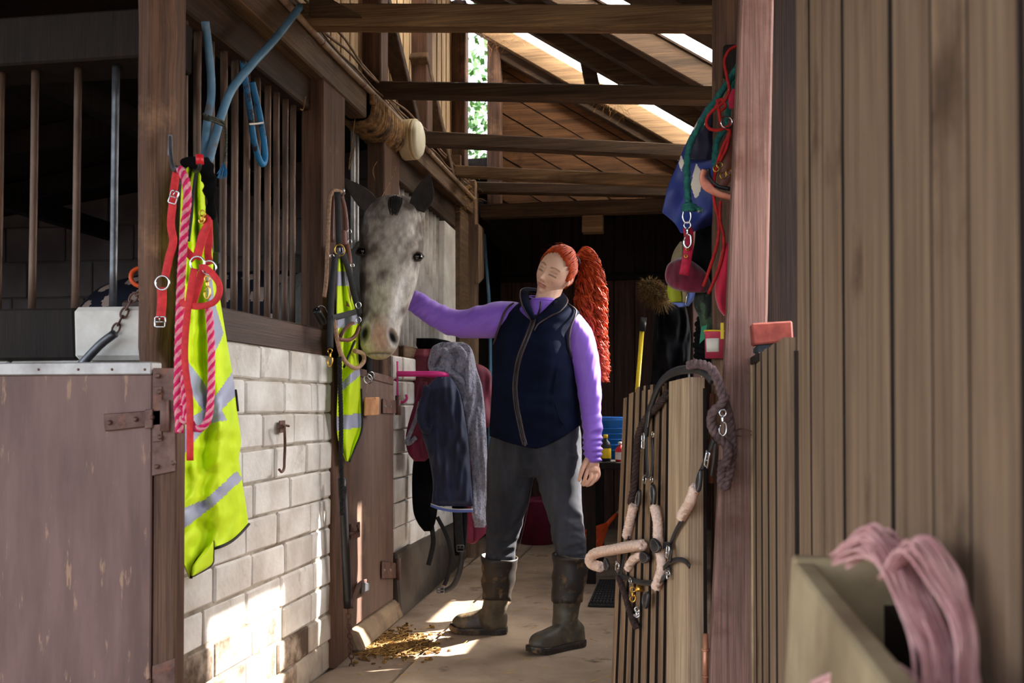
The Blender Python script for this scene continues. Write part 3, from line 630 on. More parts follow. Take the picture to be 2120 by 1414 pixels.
for i in range(NR+1):
    py = 403+(745-403)*i/NR; x0, x1 = fx0(py), fx1(py); cx, hw = (x0+x1)/2, (x1-x0)/2; fr, dp = ff(py), fd(py); row = []
    for j in range(NC):
        a = 2*math.pi*j/NC; c, s = math.cos(a), math.sin(a)
        e = .80 if s > 0 else .9
        sq = smoothtab([(403, 1.0), (490, .92), (560, .78), (640, .70), (690, .85), (745, 1.0)])(py)
        xx = math.copysign(abs(c)**(sq), c); yy = math.copysign(abs(s)**e, s)
        px = cx+hw*xx
        d = (fr-dp/2)+(dp/2)*yy
        if s > 0:   # cheek bone line and nasal bridge
            d -= .018*G(abs(xx)-.62, .25)*G(py-610, 50)
            d += .006*G(px-864, 16)*G(py-512, 10)+.010*G(px-752, 14)*G(py-503, 12)
            for L in (True, False):
                q = nostril(px, py, L); d -= .030*math.exp(-q*1.1); d += .008*math.exp(-(q-2.0)**2*.8)
            d -= .010*G(py-(731+(px-785)**2*.004), 2.2)*(abs(xx) < .85)
            d -= .02*G(px-862, 9)*G(py-533, 8)+.02*G(px-748, 8)*G(py-521, 9)
            d += .012*G(px-858, 14)*G(py-512, 9)+.012*G(px-756, 14)*G(py-503, 9)-.010*G(px-862, 10)*G(py-480, 16)-.010*G(px-758, 10)*G(py-470, 16)
            d += .008*G(px-(812-(py-560)*.09), 13)*G(py-600, 60)
            d += .0035*noise.noise(Vector((px*.05, py*.03, 5)))
        k = D0-d-((py-414)/331)*.08
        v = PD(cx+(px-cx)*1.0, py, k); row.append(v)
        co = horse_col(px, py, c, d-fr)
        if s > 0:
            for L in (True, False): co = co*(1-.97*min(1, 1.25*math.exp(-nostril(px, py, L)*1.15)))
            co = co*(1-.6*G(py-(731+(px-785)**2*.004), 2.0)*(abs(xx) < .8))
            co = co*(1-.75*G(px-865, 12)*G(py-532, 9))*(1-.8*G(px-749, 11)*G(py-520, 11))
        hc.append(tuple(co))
    rows.append(row)
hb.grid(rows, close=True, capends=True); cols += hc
def addc(fn, colf):
    n0 = len(hb.v); fn(hb); cols.extend([colf(Vector(v)) if callable(colf) else colf for v in hb.v[n0:]])
# ears: cupped leaves
def ear(base, tip, wide, side, Db, Dt, open_):
    rr = []; n = 18
    for i in range(n+1):
        t = i/n; c = PD(base[0]+(tip[0]-base[0])*t+side*4*math.sin(t*3.1), base[1]+(tip[1]-base[1])*t, Db+(Dt-Db)*t)
        w_ = wide*smoothtab([(0, .80), (.15, .92), (.35, 1), (.6, .78), (.85, .36), (1, .04)])(t)*.002
        ax = (PD(tip[0], tip[1], Dt)-PD(base[0], base[1], Db)).normalized(); r = (CRt-ax*CRt.dot(ax)).normalized(); f = r.cross(ax); f = f if f.dot(CTo) > 0 else -f
        row = []
        for j in range(20):
            a = 2*math.pi*j/20; xx = math.cos(a); yy = math.sin(a)
            y_ = yy*w_*.55 if yy < 0 else yy*w_*.30-open_*w_*(1-xx*xx)*.62*min(1, t*5)
            row.append(c+r*xx*w_+f*y_)
        rr.append(row)
    hb.grid(rr, close=True, capends=True)
addc(lambda m: ear((778, 438), (705, 366), 20, 1, 4.16, 4.17, .2), lambda v: (.085, .07, .062))
addc(lambda m: ear((862, 434), (889, 360), 22, 1, 4.15, 4.11, 1.0), lambda v: (.035, .03, .03))
addc(lambda m: limb(hb, [PD(772, 440, 4.24), PD(800, 432, 4.22), PD(840, 432, 4.22), PD(860, 442, 4.24)], [.04, .05, .05, .04]), lambda v: tuple(np.array((.34, .30, .275))*(1+.5*noise.noise(v*30))))
# forelock
def fore(m):
    for i in range(46):
        a = random.uniform(-1, 1); b = random.uniform(0, 1)
        m.tube(cr([PD(818+a*9, 412+random.uniform(-3, 5), 4.12), PD(819+a*14, 404+6*abs(a)+b*6, 4.07-.02*b), PD(817+a*13, 424+b*4, 4.035), PD(815+a*7, 438+b*9, 4.045)], 4), .0035, 4, rs=lambda t: 1-.6*t)
    m.ball(PD(818, 420, 4.09), .03, 12)
addc(fore, (.03, .027, .027))
# eyelids
def lids(m):
    for cx, cy, D, k in ((865, 532, 4.085, 1), (750, 521, 4.09, -1)):
        for s_ in (-1, 1):
            m.tube(cr([PD(cx-13, cy+3, D), PD(cx-6, cy+s_*7.5-1, D-.014), PD(cx+5, cy+s_*7-1, D-.012), PD(cx+12, cy-1, D+.01)], 4), .0042, 6)
addc(lids, (.07, .055, .05))
hair_o = obj('body', hb, M['horse'], horse, smooth=True, cols=cols)
for cx, cy, D in ((864.5, 532, 4.093), (750, 521, 4.097)):
    obj('eye', MB().ball(PD(cx, cy, D-.009), .0225, 20, d=(1, 1, .85)), M['eye_dark'], horse, smooth=True)
# rug with pale dots worn over the back (clothing of the horse)
rmb = MB(); rows = []; mfl = []
tb_ = smoothtab([(-3.05, .12), (-2.98, .24), (-2.85, .325), (-2.6, .375), (-2.35, .365), (-2.1, .37), (-1.95, .375), (-1.84, .35)])
ty_ = smoothtab([(-3.05, .09), (-2.95, .21), (-2.8, .29), (-2.6, .325), (-2.1, .345), (-1.95, .31), (-1.84, .27)])
nx_, na_ = 130, 120
for i in range(nx_+1):
    x = -3.05+1.21*i/nx_; row = []
    for j in range(na_+1):
        a = math.radians(-28)+math.radians(236)*j/na_; ru, rv = ty_(x), tb_(x)
        z = 1.30+rv*math.sin(a); yy = by+ru*math.cos(a)
        if math.sin(a) < 0: yy = by+ru*math.copysign(1, math.cos(a)); 
        row.append(Vector((x, yy, z+.006*noise.noise(Vector((x*6, a*3, 1))))))
    rows.append(row)
def dot(i, j):
    x = i/nx_*1.21; a = math.radians(-28)+math.radians(236)*j/na_; s = a*.34
    for kx in range(-1, 9):
        for ks in range(-3, 10):
            if (x-kx*.155-(.078 if ks % 2 else 0))**2+(s-ks*.135-.03)**2 < .041**2: return 1
    return 0
rmb.grid(rows, mf=dot)
obj('rug', rmb, [M['rug_navy'], M['rug_dot']], horse, smooth=True, solid=.008, label='navy rug with pale round dots worn over the back')

# ------------------------------------------------------------------ person
pers = thing('person', 'person with long red curly ponytail in navy gilet and purple top, reaching to the horse', 'person', (-.68, 4.22, 0))
# head -------------------------------------------------------------
HC = PD(1149, 566, 4.27)
hf = Vector((-.46, .0, .888)); hu = Vector((.42, .88, .2175)); hu = (hu-hf*hu.dot(hf)).normalized(); ha = hu.cross(hf)
def cam2w(v): return CRt*v.x+CUp*v.y+CTo*v.z
FW, UW, AW = cam2w(hf), cam2w(hu), cam2w(ha)          # forward, up, subject's left
def HL(a, f, u): return HC+AW*a+FW*f+UW*u
bodyM = MB(); bc = []
SK = np.array([.82, .52, .385])
def skin(c=SK): return tuple(c)
nU, nV = 110, 120; rows = []
def headpt(th_, ph):
    nx, nz = math.sin(th_)*math.sin(ph), math.cos(th_); ny = math.sin(th_)*math.cos(ph)   # ny>0 front
    x, y, z = .0725*nx, .090*ny, .114*nz
    if nz > 0: x *= 1+.04*math.sin(nz*3); 
    low = max(0, -nz)
    x *= 1-.50*low**1.5
    if ny > 0: y = y*(1-.03*low)+.0; y = min(y, .0855+.02*(y-.0855)) if y > .0855 else y
    else: y *= 1-.35*low; y *= 1.06
    if ny > 0:
        y += .010*G(z+.098, .018)*G(x, .020)
        y += .013*G(x, .0085)*smoothtab([(-.055, 0), (-.046, .35), (-.037, 1.55), (-.028, 1.25), (-.008, .62), (.012, .30), (.03, 0)])(z)*1.5
        y += .005*G(abs(x)-.0115, .006)*G(z+.040, .008)
        y -= .0085*G(abs(x)-.030, .015)*G(z+.001, .012)
        y += .0070*G(abs(x)-.031, .011)*G(z+.003, .0085)
        y += .0035*G(abs(x)-.026, .02)*G(z-.019, .007)
        y += .006*G(abs(x)-.040, .018)*G(z+.030, .018)
        y += .0065*G(x, .020)*(G(z+.0575, .0045)+1.1*G(z+.0685, .005))
        y -= .0045*G(x, .022)*G(z+.063, .0022)
        y -= .004*G(x, .018)*G(z+.079, .006)
        y -= .002*G(x, .004)*G(z+.050, .005)
        lidz = -.0075-.05*(abs(x)-.031)**2/.012
        y -= .0014*G(z-lidz, .0013)*(abs(abs(x)-.031) < .0145)
    return x, y, z
for i in range(nU+1):
    th_ = math.pi*min(max(i/nU, .002), .998); row = []
    for j in range(nV):
        # concentrate samples on the front
        t = j/nV; ph = 2*math.pi*t; ph = ph-.55*math.sin(ph)
        x, y, z = headpt(th_, ph); row.append(HL(x, y, z))
        c = SK.copy()
        if y > 0:
            ck = G(abs(x)-.040, .018)*G(z+.032, .018)*.45+.4*G(x, .012)*G(z+.038, .01); c = c*(1-ck*.55)+np.array([.74, .33, .25])*ck*.55
            lw = .0235-abs(x)
            if lw > 0:
                lp = max(G(z+.0575-.0015*math.cos(x*170), .0032+.06*lw*.05), G(z+.0680, .0042))*min(1, lw/.006); c = c*(1-lp*.95)+np.array([.46, .11, .10])*lp*.95
                ln = G(z+.0625, .0013)*min(1, lw/.004); c = c*(1-.75*ln)
            br = G(z-(.0215+.0035*math.cos((abs(x)-.031)*95)), .0028)*(1 if .012 < abs(x) < .050 else 0)*.9; c = c*(1-br)+np.array([.22, .08, .04])*br
            lidz = -.0075-4.2*(abs(x)-.031)**2
            ls = G(z-lidz, .0026)*(abs(abs(x)-.031) < .0165); c = c*(1-.93*ls)+np.array([.05, .03, .02])*.93*ls
            cre = G(z-(.0075-5*(abs(x)-.031)**2), .0016)*(abs(abs(x)-.031) < .014)*.45; c = c*(1-cre)
            sh = G(abs(x)-.031, .013)*G(z-.001, .008)*.25; c = c*(1-sh)+np.array([.50, .27, .2])*sh
            nn = noise.noise(Vector((x, y, z))*420); c = c*(1-.10*max(0, nn))
            ns = G(abs(x)-.0075, .003)*G(z+.0465, .0025)*.6; c = c*(1-ns)
        bc.append(tuple(c))
    rows.append(row)
bodyM.grid(rows, close=True, capends=True)
def addb(mb, col=SK):
    n0 = len(bodyM.v); b = len(bodyM.v); bodyM.v += mb.v; bodyM.f += [tuple(b+i for i in f) for f in mb.f]; bodyM.m += mb.m
    bc.extend([tuple(col(Vector(v))) if callable(col) else tuple(col) for v in mb.v])
for s_ in (1, -1):   # ears
    e = MB(); rr = []
    for i in range(15):
        t = i/14; rr.append(HL(s_*(.0665+.010*math.sin(t*3.14)), -.006-.012*t-.006*math.sin(t*3.1)*1.2, -.030+.060*t))
    e.tube(rr, .0045, 8, rs=lambda t: .7+.6*math.sin(t*3.1))
    e.add([], []); e.ball(HL(s_*.068, .002, .0), .019, 12, d=(.55, .55, 1.5)); e.ball(HL(s_*.066, .004, -.026), .0085, 10)
    e.tube([HL(s_*.074, -.004, -.018), HL(s_*.0765, -.012, 0), HL(s_*.074, -.012, .018)], .0075, 8)
    addb(evalmesh(e, .0022, 3), np.array([.78, .42, .31]))
# neck, trunk, arms, legs: one fused surface under the clothes
bm_ = MB()
limb(bm_, [HL(0, -.012, -.055), PD(1133, 618, 4.285), PD(1124, 655, 4.29)], [.058, .052, .062])
rings(bm_, [(PD(1118, y_, 4.28), CRt, CTo, hw*.00206, dp_) for y_, hw, dp_ in ((642, 30, .05), (660, 58, .06), (690, 62, .075), (740, 62, .08), (800, 58, .075), (860, 64, .08), (920, 72, .09), (965, 70, .08))])
limb(bm_, [PD(1058, 655, 4.29), PD(1000, 665, 4.31), PD(945, 672, 4.34), PD(895, 655, 4.37), PD(858, 628, 4.39)], [.04, .034, .03, .026, .022])
limb(bm_, [PD(1192, 678, 4.27), PD(1214, 730, 4.27), PD(1222, 800, 4.26), PD(1226, 880, 4.22), PD(1229, 938, 4.19)], [.035, .034, .031, .027, .022])
limb(bm_, [PD(1060, 940, 4.28), PD(1048, 1020, 4.28), PD(1040, 1100, 4.28), PD(1035, 1200, 4.33), PD(1026, 1260, 4.38)], [.07, .06, .045, .04, .03])
limb(bm_, [PD(1155, 940, 4.275), PD(1162, 1020, 4.25), PD(1174, 1100, 4.20), PD(1180, 1200, 4.17), PD(1173, 1270, 4.16)], [.07, .06, .045, .04, .03])
addb(evalmesh(bm_, .007, 4))
# hand at her side: palm, four bent fingers, thumb
hd = MB()
limb(hd, [PD(1228, 930, 4.19), PD(1227, 948, 4.185)], [.023, .024])
hd.box((0, 0, 0), (0, 0, 0))
limb(hd, [PD(1227, 946, 4.185), PD(1226, 958, 4.18), PD(1227, 974, 4.175)], [.024, .030, .027], flat=.62, up=CTo)
fing = [((1218, 970, 4.165), (1213, 984, 4.145), (1210, 995, 4.14), (1205, 1001, 4.15)),
        ((1225, 975, 4.168), (1223, 990, 4.145), (1216, 1001, 4.14), (1208, 1004, 4.15)),
        ((1232, 975, 4.175), (1232, 990, 4.155), (1225, 1001, 4.15), (1215, 1005, 4.16)),
        ((1238, 970, 4.185), (1240, 983, 4.17), (1234, 994, 4.165), (1226, 999, 4.17))]
for k, fg in enumerate(fing): limb(hd, [PD(*a) for a in fg], [.0098, .0088, .0080, .0070] if k < 3 else [.0085, .0075, .0068, .006], seg=10)
limb(hd, [PD(1217, 952, 4.175), PD(1208, 966, 4.15), PD(1203, 980, 4.135), PD(1199, 994, 4.13)], [.015, .0115, .0095, .0075], seg=10)
hd = evalmesh(hd, .0023, 2)
addb(hd, lambda v: SK*np.array([.98, .88, .85])*(1-.12*max(0, noise.noise(v*60))))
# hand on the horse's cheek (behind it)
hd = MB(); limb(hd, [PD(900, 656, 4.37), PD(862, 628, 4.39), PD(845, 616, 4.38), PD(830, 607, 4.37)], [.02, .022, .026, .026], flat=.6, up=CTo)
for k in range(4): limb(hd, [PD(832-k, 598+k*7, 4.365), PD(815-k*2, 592+k*7, 4.35), PD(802-k*2, 590+k*7, 4.335), PD(793, 590+k*7, 4.32)], [.0095, .0088, .008, .007], seg=10)
limb(hd, [PD(845, 605, 4.365), PD(842, 590, 4.345), PD(840, 578, 4.33)], [.013, .010, .0075], seg=10)
addb(evalmesh(hd, .003, 2))
obj('body', bodyM, M['skin'], pers, smooth=True, cols=bc)
# shirt ------------------------------------------------------------
shm = MB()
rings(shm, [(PD(cx, y_, 4.285), CRt, CTo, hw*.00206, dp_) for y_, cx, hw, dp_ in ((618, 1127, 30, .062), (632, 1125, 31, .066), (648, 1121, 50, .075), (664, 1118, 84, .088), (690, 1114, 80, .10), (740, 1112, 76, .10), (820, 1110, 76, .10), (880, 1110, 84, .105))])
limb(shm, [PD(1066, 655, 4.29), PD(1030, 661, 4.30), PD(985, 668, 4.315), PD(938, 668, 4.345), PD(895, 648, 4.375), PD(856, 621, 4.395)], [.066, .077, .070, .060, .054, .047], seg=24)
limb(shm, [PD(1180, 668, 4.28), PD(1200, 700, 4.28), PD(1215, 760, 4.275), PD(1222, 830, 4.25), PD(1226, 895, 4.215), PD(1228, 946, 4.185)], [.060, .062, .058, .048, .042, .037], seg=24)
shm = evalmesh(shm, .0062, 5)
def wr_arm(v):
    d = v-Vector((0, 0, H)); D = -d.dot(CTo); px = 1060+F*d.dot(CRt)/D; py = CY-F*(d.z/D-math.tan(TH))
    return px, py
o = []
for v in shm.v:
    v = Vector(v); px, py = wr_arm(v); k = Vector((0, 0, 0))
    if px < 1040:   # left sleeve: diagonal drag folds
        n = noise.noise(Vector(((px*.75+py*.9)*.055, (px-py)*.010, 2)))+.6*noise.noise(Vector(((px+py*.4)*.05, py*.015, 8)))
        k = (CTo*.7+CUp*.4)*(.015*n)
        if px < 905: k += CTo*.003*math.sin((px+py*1.2)*.33)
    elif px > 1175 and py > 640:
        n = noise.noise(Vector((px*.045, py*.03, 2)))*.009
        low = min(1, max(0, (py-800)/60))
        n += low*.0062*math.sin(py*.30+px*.05+2.5*noise.noise(Vector((px*.03, py*.03, 1))))*(.5+.5*noise.noise(Vector((py*.05, 1, 1))))
        n += .004*(1-low)*noise.noise(Vector((px*.12+py*.03, py*.012, 5)))
        k = (CTo*.7+CRt*.5)*n
        if py > 905: k += (CTo+CRt)*.0045*math.sin(py*.55+px*.06)
    o.append(tuple(v+k))
shm.v = o
shirt = obj('shirt', shm, M['purple'], pers, smooth=True, sm=1, label='purple long-sleeved zip-neck top')
z = MB(); z.tube(cr([PD(1119, 624, 4.212), PD(1118, 637, 4.203), PD(1112, 656, 4.19)], 4), .0035, 6); obj('zip', z, M['black_plastic'], shirt, smooth=True)
z = MB(); z.tube([HL(0, 0, 0)*0+PD(1125+31.5*math.cos(a), 617+3*math.sin(a)+.10*(31*math.cos(a)), 4.285-.064*math.sin(a)) for a in np.linspace(0, 2*math.pi, 40)], .003, 6, cap=False); obj('collar_edge', z, M['purple'], shirt, smooth=True)
# gilet ------------------------------------------------------------
vt = [(624, 1086, 1162, .070), (634, 1064, 1180, .080), (645, 1048, 1196, .092), (658, 1041, 1198, .102), (675, 1034, 1190, .112), (695, 1027, 1182, .120), (720, 1023, 1182, .125), (760, 1022, 1187, .122), (800, 1020, 1192, .115), (840, 1018, 1198, .116), (870, 1016, 1203, .120), (892, 1015, 1206, .124), (910, 1016, 1206, .126)]
v0, v1, v2 = [smoothtab([(a[0], a[k]) for a in vt]) for k in (1, 2, 3)]
rows = []; NA = 96
for i in range(73):
    t = i/72; row = []
    for j in range(NA):
        a = 2*math.pi*j/NA; c, s = math.cos(a), math.sin(a)
        hem = 903+26*max(0, s)*(1-abs(c))**.6-(26*max(0, c)) + (-1*min(0, c))*0
        tp = 624+(38*max(0, 1-abs(38*c+9)/27) if s > 0 else -8); py = tp+(hem-tp)*t; x0, x1, dp = v0(py), v1(py), v2(py)
        e = .86; xx = math.copysign(abs(c)**e, c); yy = math.copysign(abs(s)**e, s)
        px = (x0+x1)/2+(x1-x0)/2*xx; d = dp*yy
        if s > 0:
            d += .020*G(abs(px-1104)-36, 28)*G(py-712, 34)                       # bust
            d += .010*noise.noise(Vector((px*.018, py*.014, 3)))+.006*noise.noise(Vector((px*.03+py*.02, py*.05-px*.01, 9)))
            zx = smoothtab([(655, 1107), (734, 1077), (804, 1066), (866, 1074), (925, 1088)])(py)
            d += .006*G(px-zx, 7); d -= .004*G(abs(px-zx)-11, 4)
            if py > 740: d -= .004*G(px-(1152-(py-740)*.25+ (py-740)**2*.001), 3)   # princess seam
        d -= 0
        row.append(PD(px, py, 4.285-d))
    rows.append(row)
gm = MB().grid(rows, close=True)
gilet = obj('gilet', gm, M['vest_navy'], pers, smooth=True, solid=.008, label='dark navy fleece gilet with brown piping')
zx = [(1109, 652), (1098, 680), (1077, 734), (1069, 770), (1066, 804), (1069, 840), (1074, 866), (1081, 900), (1087, 921)]
def vsurf(px, py, o_=.004):
    dp = v2(py); x0, x1 = v0(py), v1(py); c = max(-1, min(1, (px-(x0+x1)/2)/((x1-x0)/2))); c = math.copysign(abs(c)**(1/.86), c)
    d = dp*(math.sqrt(max(0, 1-c*c)))**.86
    d += .020*G(abs(px-1104)-36, 28)*G(py-712, 34)
    d += .010*noise.noise(Vector((px*.018, py*.014, 3)))+.006*noise.noise(Vector((px*.03+py*.02, py*.05-px*.01, 9)))
    return PD(px, py, 4.285-d-o_)
zz = cr([Vector((a, b, 0)) for a, b in zx], 6)
z = MB()
for dx in (-3.6, 3.6): z.tube([vsurf(p.x+dx, p.y, .010) for p in zz], .0045, 6)
obj('placket', z, M['piping'], gilet, smooth=True)
z = MB(); z.tube([vsurf(p.x, p.y, .011) for p in zz], .0026, 6); z.box(vsurf(1087, 919, .016), (.008, .006, .018)); obj('zip', z, M['black_plastic'], gilet)
z = MB(); z.tube(cr([vsurf(a, b, .005) for a, b in ((1152, 772), (1146, 805), (1150, 840), (1159, 868), (1166, 878))], 5), .0022, 6); obj('pocket_zip', z, M['vest_navy'], gilet, smooth=True)
# armhole piping
for q in ([PD(1063, 628, 4.26), PD(1053, 634, 4.225), PD(1042, 652, 4.203), PD(1034, 676, 4.20), PD(1026, 700, 4.225), PD(1022, 712, 4.27)],
          [PD(1176, 629, 4.26), PD(1192, 642, 4.23), PD(1190, 655, 4.205), PD(1182, 675, 4.195), PD(1178, 700, 4.20), PD(1180, 726, 4.215), PD(1184, 742, 4.25)]):
    obj('armhole_piping', MB().tube(cr(q, 5), .0045, 8), M['piping'], gilet, smooth=True)
# collar flaps
def flap(L, R_, n=10):
    L = cr(L, n); R_ = cr(R_, n); rows = [[a.lerp(b, k/6)+CTo*.005*math.sin(math.pi*k/6) for k in range(7)] for a, b in zip(L, R_)]; return MB().grid(rows)
obj('collar', flap([PD(1116, 606, 4.36), PD(1098, 604, 4.31), PD(1094, 614, 4.25), PD(1098, 634, 4.20), PD(1107, 658, 4.17)], [PD(1108, 598, 4.37), PD(1086, 597, 4.31), PD(1078, 606, 4.25), PD(1082, 632, 4.20), PD(1101, 664, 4.175)]), M['vest_navy'], gilet, smooth=True, solid=.009)
obj('collar', flap([PD(1120, 606, 4.36), PD(1146, 611, 4.33), PD(1151, 618, 4.26), PD(1134, 636, 4.20), PD(1109, 659, 4.168)], [PD(1118, 598, 4.37), PD(1160, 604, 4.34), PD(1174, 622, 4.25), PD(1160, 643, 4.185), PD(1114, 670, 4.160)]), M['vest_navy'], gilet, smooth=True, solid=.009)
z = MB(); z.tube(cr([PD(1160, 604, 4.335), PD(1175, 622, 4.245), PD(1161, 643, 4.18), PD(1140, 654, 4.168), PD(1115, 670, 4.155), PD(1106, 684, 4.15)], 5), .0035, 8)
z.tube(cr([PD(1108, 598, 4.365), PD(1086, 597, 4.305), PD(1077, 606, 4.245), PD(1081, 632, 4.195), PD(1100, 665, 4.168)], 5), .0035, 8); obj('collar_piping', z, M['piping'], gilet, smooth=True)
# jeans ------------------------------------------------------------
jm = MB()
rings(jm, [(PD(cx, y_, 4.285), CRt, CTo, hw*.00206, dp_) for y_, cx, hw, dp_ in ((870, 1110, 88, .108), (900, 1110, 95, .118), (935, 1107, 99, .125), (965, 1106, 98, .122), (985, 1106, 92, .10))])
limb(jm, [PD(1057, 950, 4.285), PD(1054, 1009, 4.28), PD(1044, 1082, 4.28), PD(1038, 1118, 4.285), PD(1035, 1165, 4.31), PD(1034, 1195, 4.32)], [.103, .098, .080, .068, .063, .055], seg=26)
limb(jm, [PD(1155, 950, 4.275), PD(1160, 1009, 4.25), PD(1169, 1060, 4.22), PD(1176, 1104, 4.19), PD(1183, 1145, 4.17), PD(1183, 1185, 4.17)], [.103, .092, .076, .070, .064, .055], seg=26)
jm = evalmesh(jm, .007, 6)
o = []
for v in jm.v:
    v = Vector(v); px, py = wr_arm(v); n = .008*noise.noise(Vector((px*.03, py*.03, 1)))
    k = min(1, max(0, (py-1060)/50)); n += k*.013*noise.noise(Vector((px*.02+1, py*.095+px*.015, 4)))
    n += .012*G(abs(px-1106)*.5+(985-py)*.15, 16)*noise.noise(Vector((px*.06+py*.05, py*.05, 7)))
    if px > 1125: n += .012*noise.noise(Vector((px*.03, (py-px*.5)*.07, 3)))*G(py-1095, 40)
    o.append(tuple(v+CTo*n+CRt*n*.4))
jm.v = o
jeans = obj('jeans', jm, M['jeans'], pers, smooth=True, sm=1, label='dark charcoal jeans tucked into the boots')
z = MB(); z.tube(cr([PD(1107, 975, 4.178), PD(1097, 1030, 4.195), PD(1085, 1090, 4.215), PD(1070, 1150, 4.25)], 5), .0015, 5); obj('seam', z, M['piping'], jeans, smooth=True)
# boots ------------------------------------------------------------
def boot(shaft, rad, heel, toe, D_h, D_t, top):
    b = MB(); limb(b, [PD(*a) for a in shaft], rad, seg=24)
    h = PD(heel[0], heel[1], D_h); t = PD(toe[0], toe[1], D_t); h.z = t.z = 0; d = (t-h); L = d.length; d.normalize(); s_ = Vector((-d.y, d.x, 0)); rows = []
    hs = smoothtab([(0, .055), (.12, .085), (.35, .085), (.55, .068), (.75, .055), (.9, .046), (1, .022)]); ws = smoothtab([(0, .026), (.1, .040), (.35, .038), (.6, .047), (.8, .048), (.93, .036), (1, .012)])
    for i in range(22):
        u = i/21; c = h+d*L*u; rr = []
        for j in range(20):
            a = 2*math.pi*j/20; c_, q = math.cos(a), math.sin(a)
            rr.append(c+s_*ws(u)*math.copysign(abs(c_)**.7, c_)+Vector((0, 0, .030+ (hs(u))*q if q > 0 else .030+.014*q+(.012*max(0, u-.82)/.18))))
        rows.append(rr)
    b.grid(rows, close=True, capends=True); b = evalmesh(b, .006, 6)
    zt = PD(shaft[0][0], top, shaft[0][2]).z
    o = []
    for v in b.v:
        v = Vector(v); hh = max(0, min(1, (v.z-.14)/.12))
        n = hh*.011*noise.noise(Vector((v.x*9, v.y*9, v.z*21+v.x*10)))+.004*noise.noise(v*22)
        cx_ = PD(shaft[2][0], shaft[2][1], shaft[2][2]); r = Vector((v.x-cx_.x, v.y-cx_.y, 0)).normalized()
        o.append(tuple(v+r*n))
    b.v = o
    bo = obj('boot', b, M['boot'], pers, smooth=True, sm=1)
    s = MB(); rows = []
    for zz_, ex in ((0.0, .004), (.018, .006), (.026, .003)):
        rr = []
        for i in range(21): u = i/20; rr.append(h+d*(L+.01)*(u*1.0)+s_*(ws(u)+ex)+Vector((0, 0, zz_+(.014*max(0, u-.82)/.18 if zz_ == 0 else .010*max(0, u-.82)/.18))))
        for i in range(21): u = 1-i/20; rr.append(h+d*(L+.01)*(u*1.0)-s_*(ws(u)+ex)+Vector((0, 0, zz_+(.014*max(0, u-.82)/.18 if zz_ == 0 else .010*max(0, u-.82)/.18))))
        rows.append(rr)
    s.grid(rows, close=True, capends=True); obj('sole', s, M['boot_dark'], bo)
    # muddy neoprene cuff folded at the top
    c = MB(); pts = []
    rows = []
    for k in range(13):
        u = k/12; py = top+(shaft[1][1]-top+38)*u; row = []
        pc = smoothtab([(a[1], a[0]) for a in shaft])(py); pd = smoothtab([(a[1], a[2]) for a in shaft])(py); pr = smoothtab([(a[1], r) for a, r in zip(shaft, rad)])(py)
        for j in range(28):
            a = 2*math.pi*j/28; r = pr+.008+.009*noise.noise(Vector((math.cos(a)*1.7+top, math.sin(a)*1.7, u*4.5)))+(.004 if k in (0, 1) else 0)
            row.append(PD(pc, py+(2*math.sin(a)+3*math.cos(a) if k == 0 else 0)+(10*noise.noise(Vector((a, 3, top))) if k == 12 else 0), pd)+CRt*r*math.cos(a)+CTo*r*math.sin(a))
        rows.append(row)
    c.grid(rows, close=True); obj('cuff', c, M['boot_dark'], bo, smooth=True, solid=.004)
boot([(1034, 1165, 4.31), (1032, 1200, 4.33), (1028, 1240, 4.36), (1018, 1285, 4.39)], [.066, .062, .054, .056], (1050, 1316, ), (936, 1316), 4.40, 4.42, 1152)
boot([(1183, 1155, 4.17), (1178, 1205, 4.16), (1173, 1250, 4.155), (1169, 1300, 4.15)], [.066, .062, .055, .052], (1204, 1340), (1098, 1340), 4.19, 4.02, 1148)
# hair -------------------------------------------------------------
hm = MB(); KN = HL(.006, -.118, .078)
kdir = Vector((.05, -.80, .62)).normalized()
def hs_pt(d, k=1.0):     # scalp point for a local direction (a, f, u)
    x, y, z = headpt(math.acos(max(-1, min(1, d.z))), math.atan2(d.x, d.y))
    if d.y < 0 and d.z < 0: y *= 1+.25*min(1, -d.z)*min(1, -d.y)
    return HL(x*k, y*k, z*k)
hl = []
for i in range(330):       # hairline starts: forehead arc, temples, in front of ears, nape
    u = random.uniform(-1, 1)
    ang = u*2.55            # around the face, 0 = top centre of the forehead
    if abs(ang) < 1.15: d = Vector((math.sin(ang)*.80, .66-.10*abs(ang), .72*math.cos(ang*.80)))
    elif abs(ang) < 1.9:
        t = (abs(ang)-1.15)/.75; s_ = math.copysign(1, ang); d = Vector((s_*(.80+.16*t), .42-.28*t, .42-.50*t))
    else: t = (abs(ang)-1.9)/.65; s_ = math.copysign(1, ang); d = Vector((s_*(.90-.75*t), -.25-.55*t, -.12-.33*t))
    d += Vector([random.uniform(-.03, .03) for _ in range(3)]); d.normalize(); hl.append(d)
for d in hl:
    k0 = random.uniform(1.035, 1.085); pts = []; w_ = random.uniform(-.12, .12); side = Vector((d.y, -d.x, .1))
    for i in range(13):
        t = i/12; q = d.lerp(kdir, t); 
        q = q+side*w_*math.sin(math.pi*t); q.normalize()
        kk = k0+.025*max(0, d.z)+.030*math.sin(math.pi*min(1, t*1.05))+.018*math.sin(t*13+d.x*9+d.z*7)*min(1, t*3)
        p = hs_pt(q, kk)
        if t > .8: p = p.lerp(KN, (t-.8)/.2)
        pts.append(p)
    hm.tube(pts, random.uniform(.0018, .0042), 5, flat=.9, rs=lambda t: .35+.65*min(1, t*5))
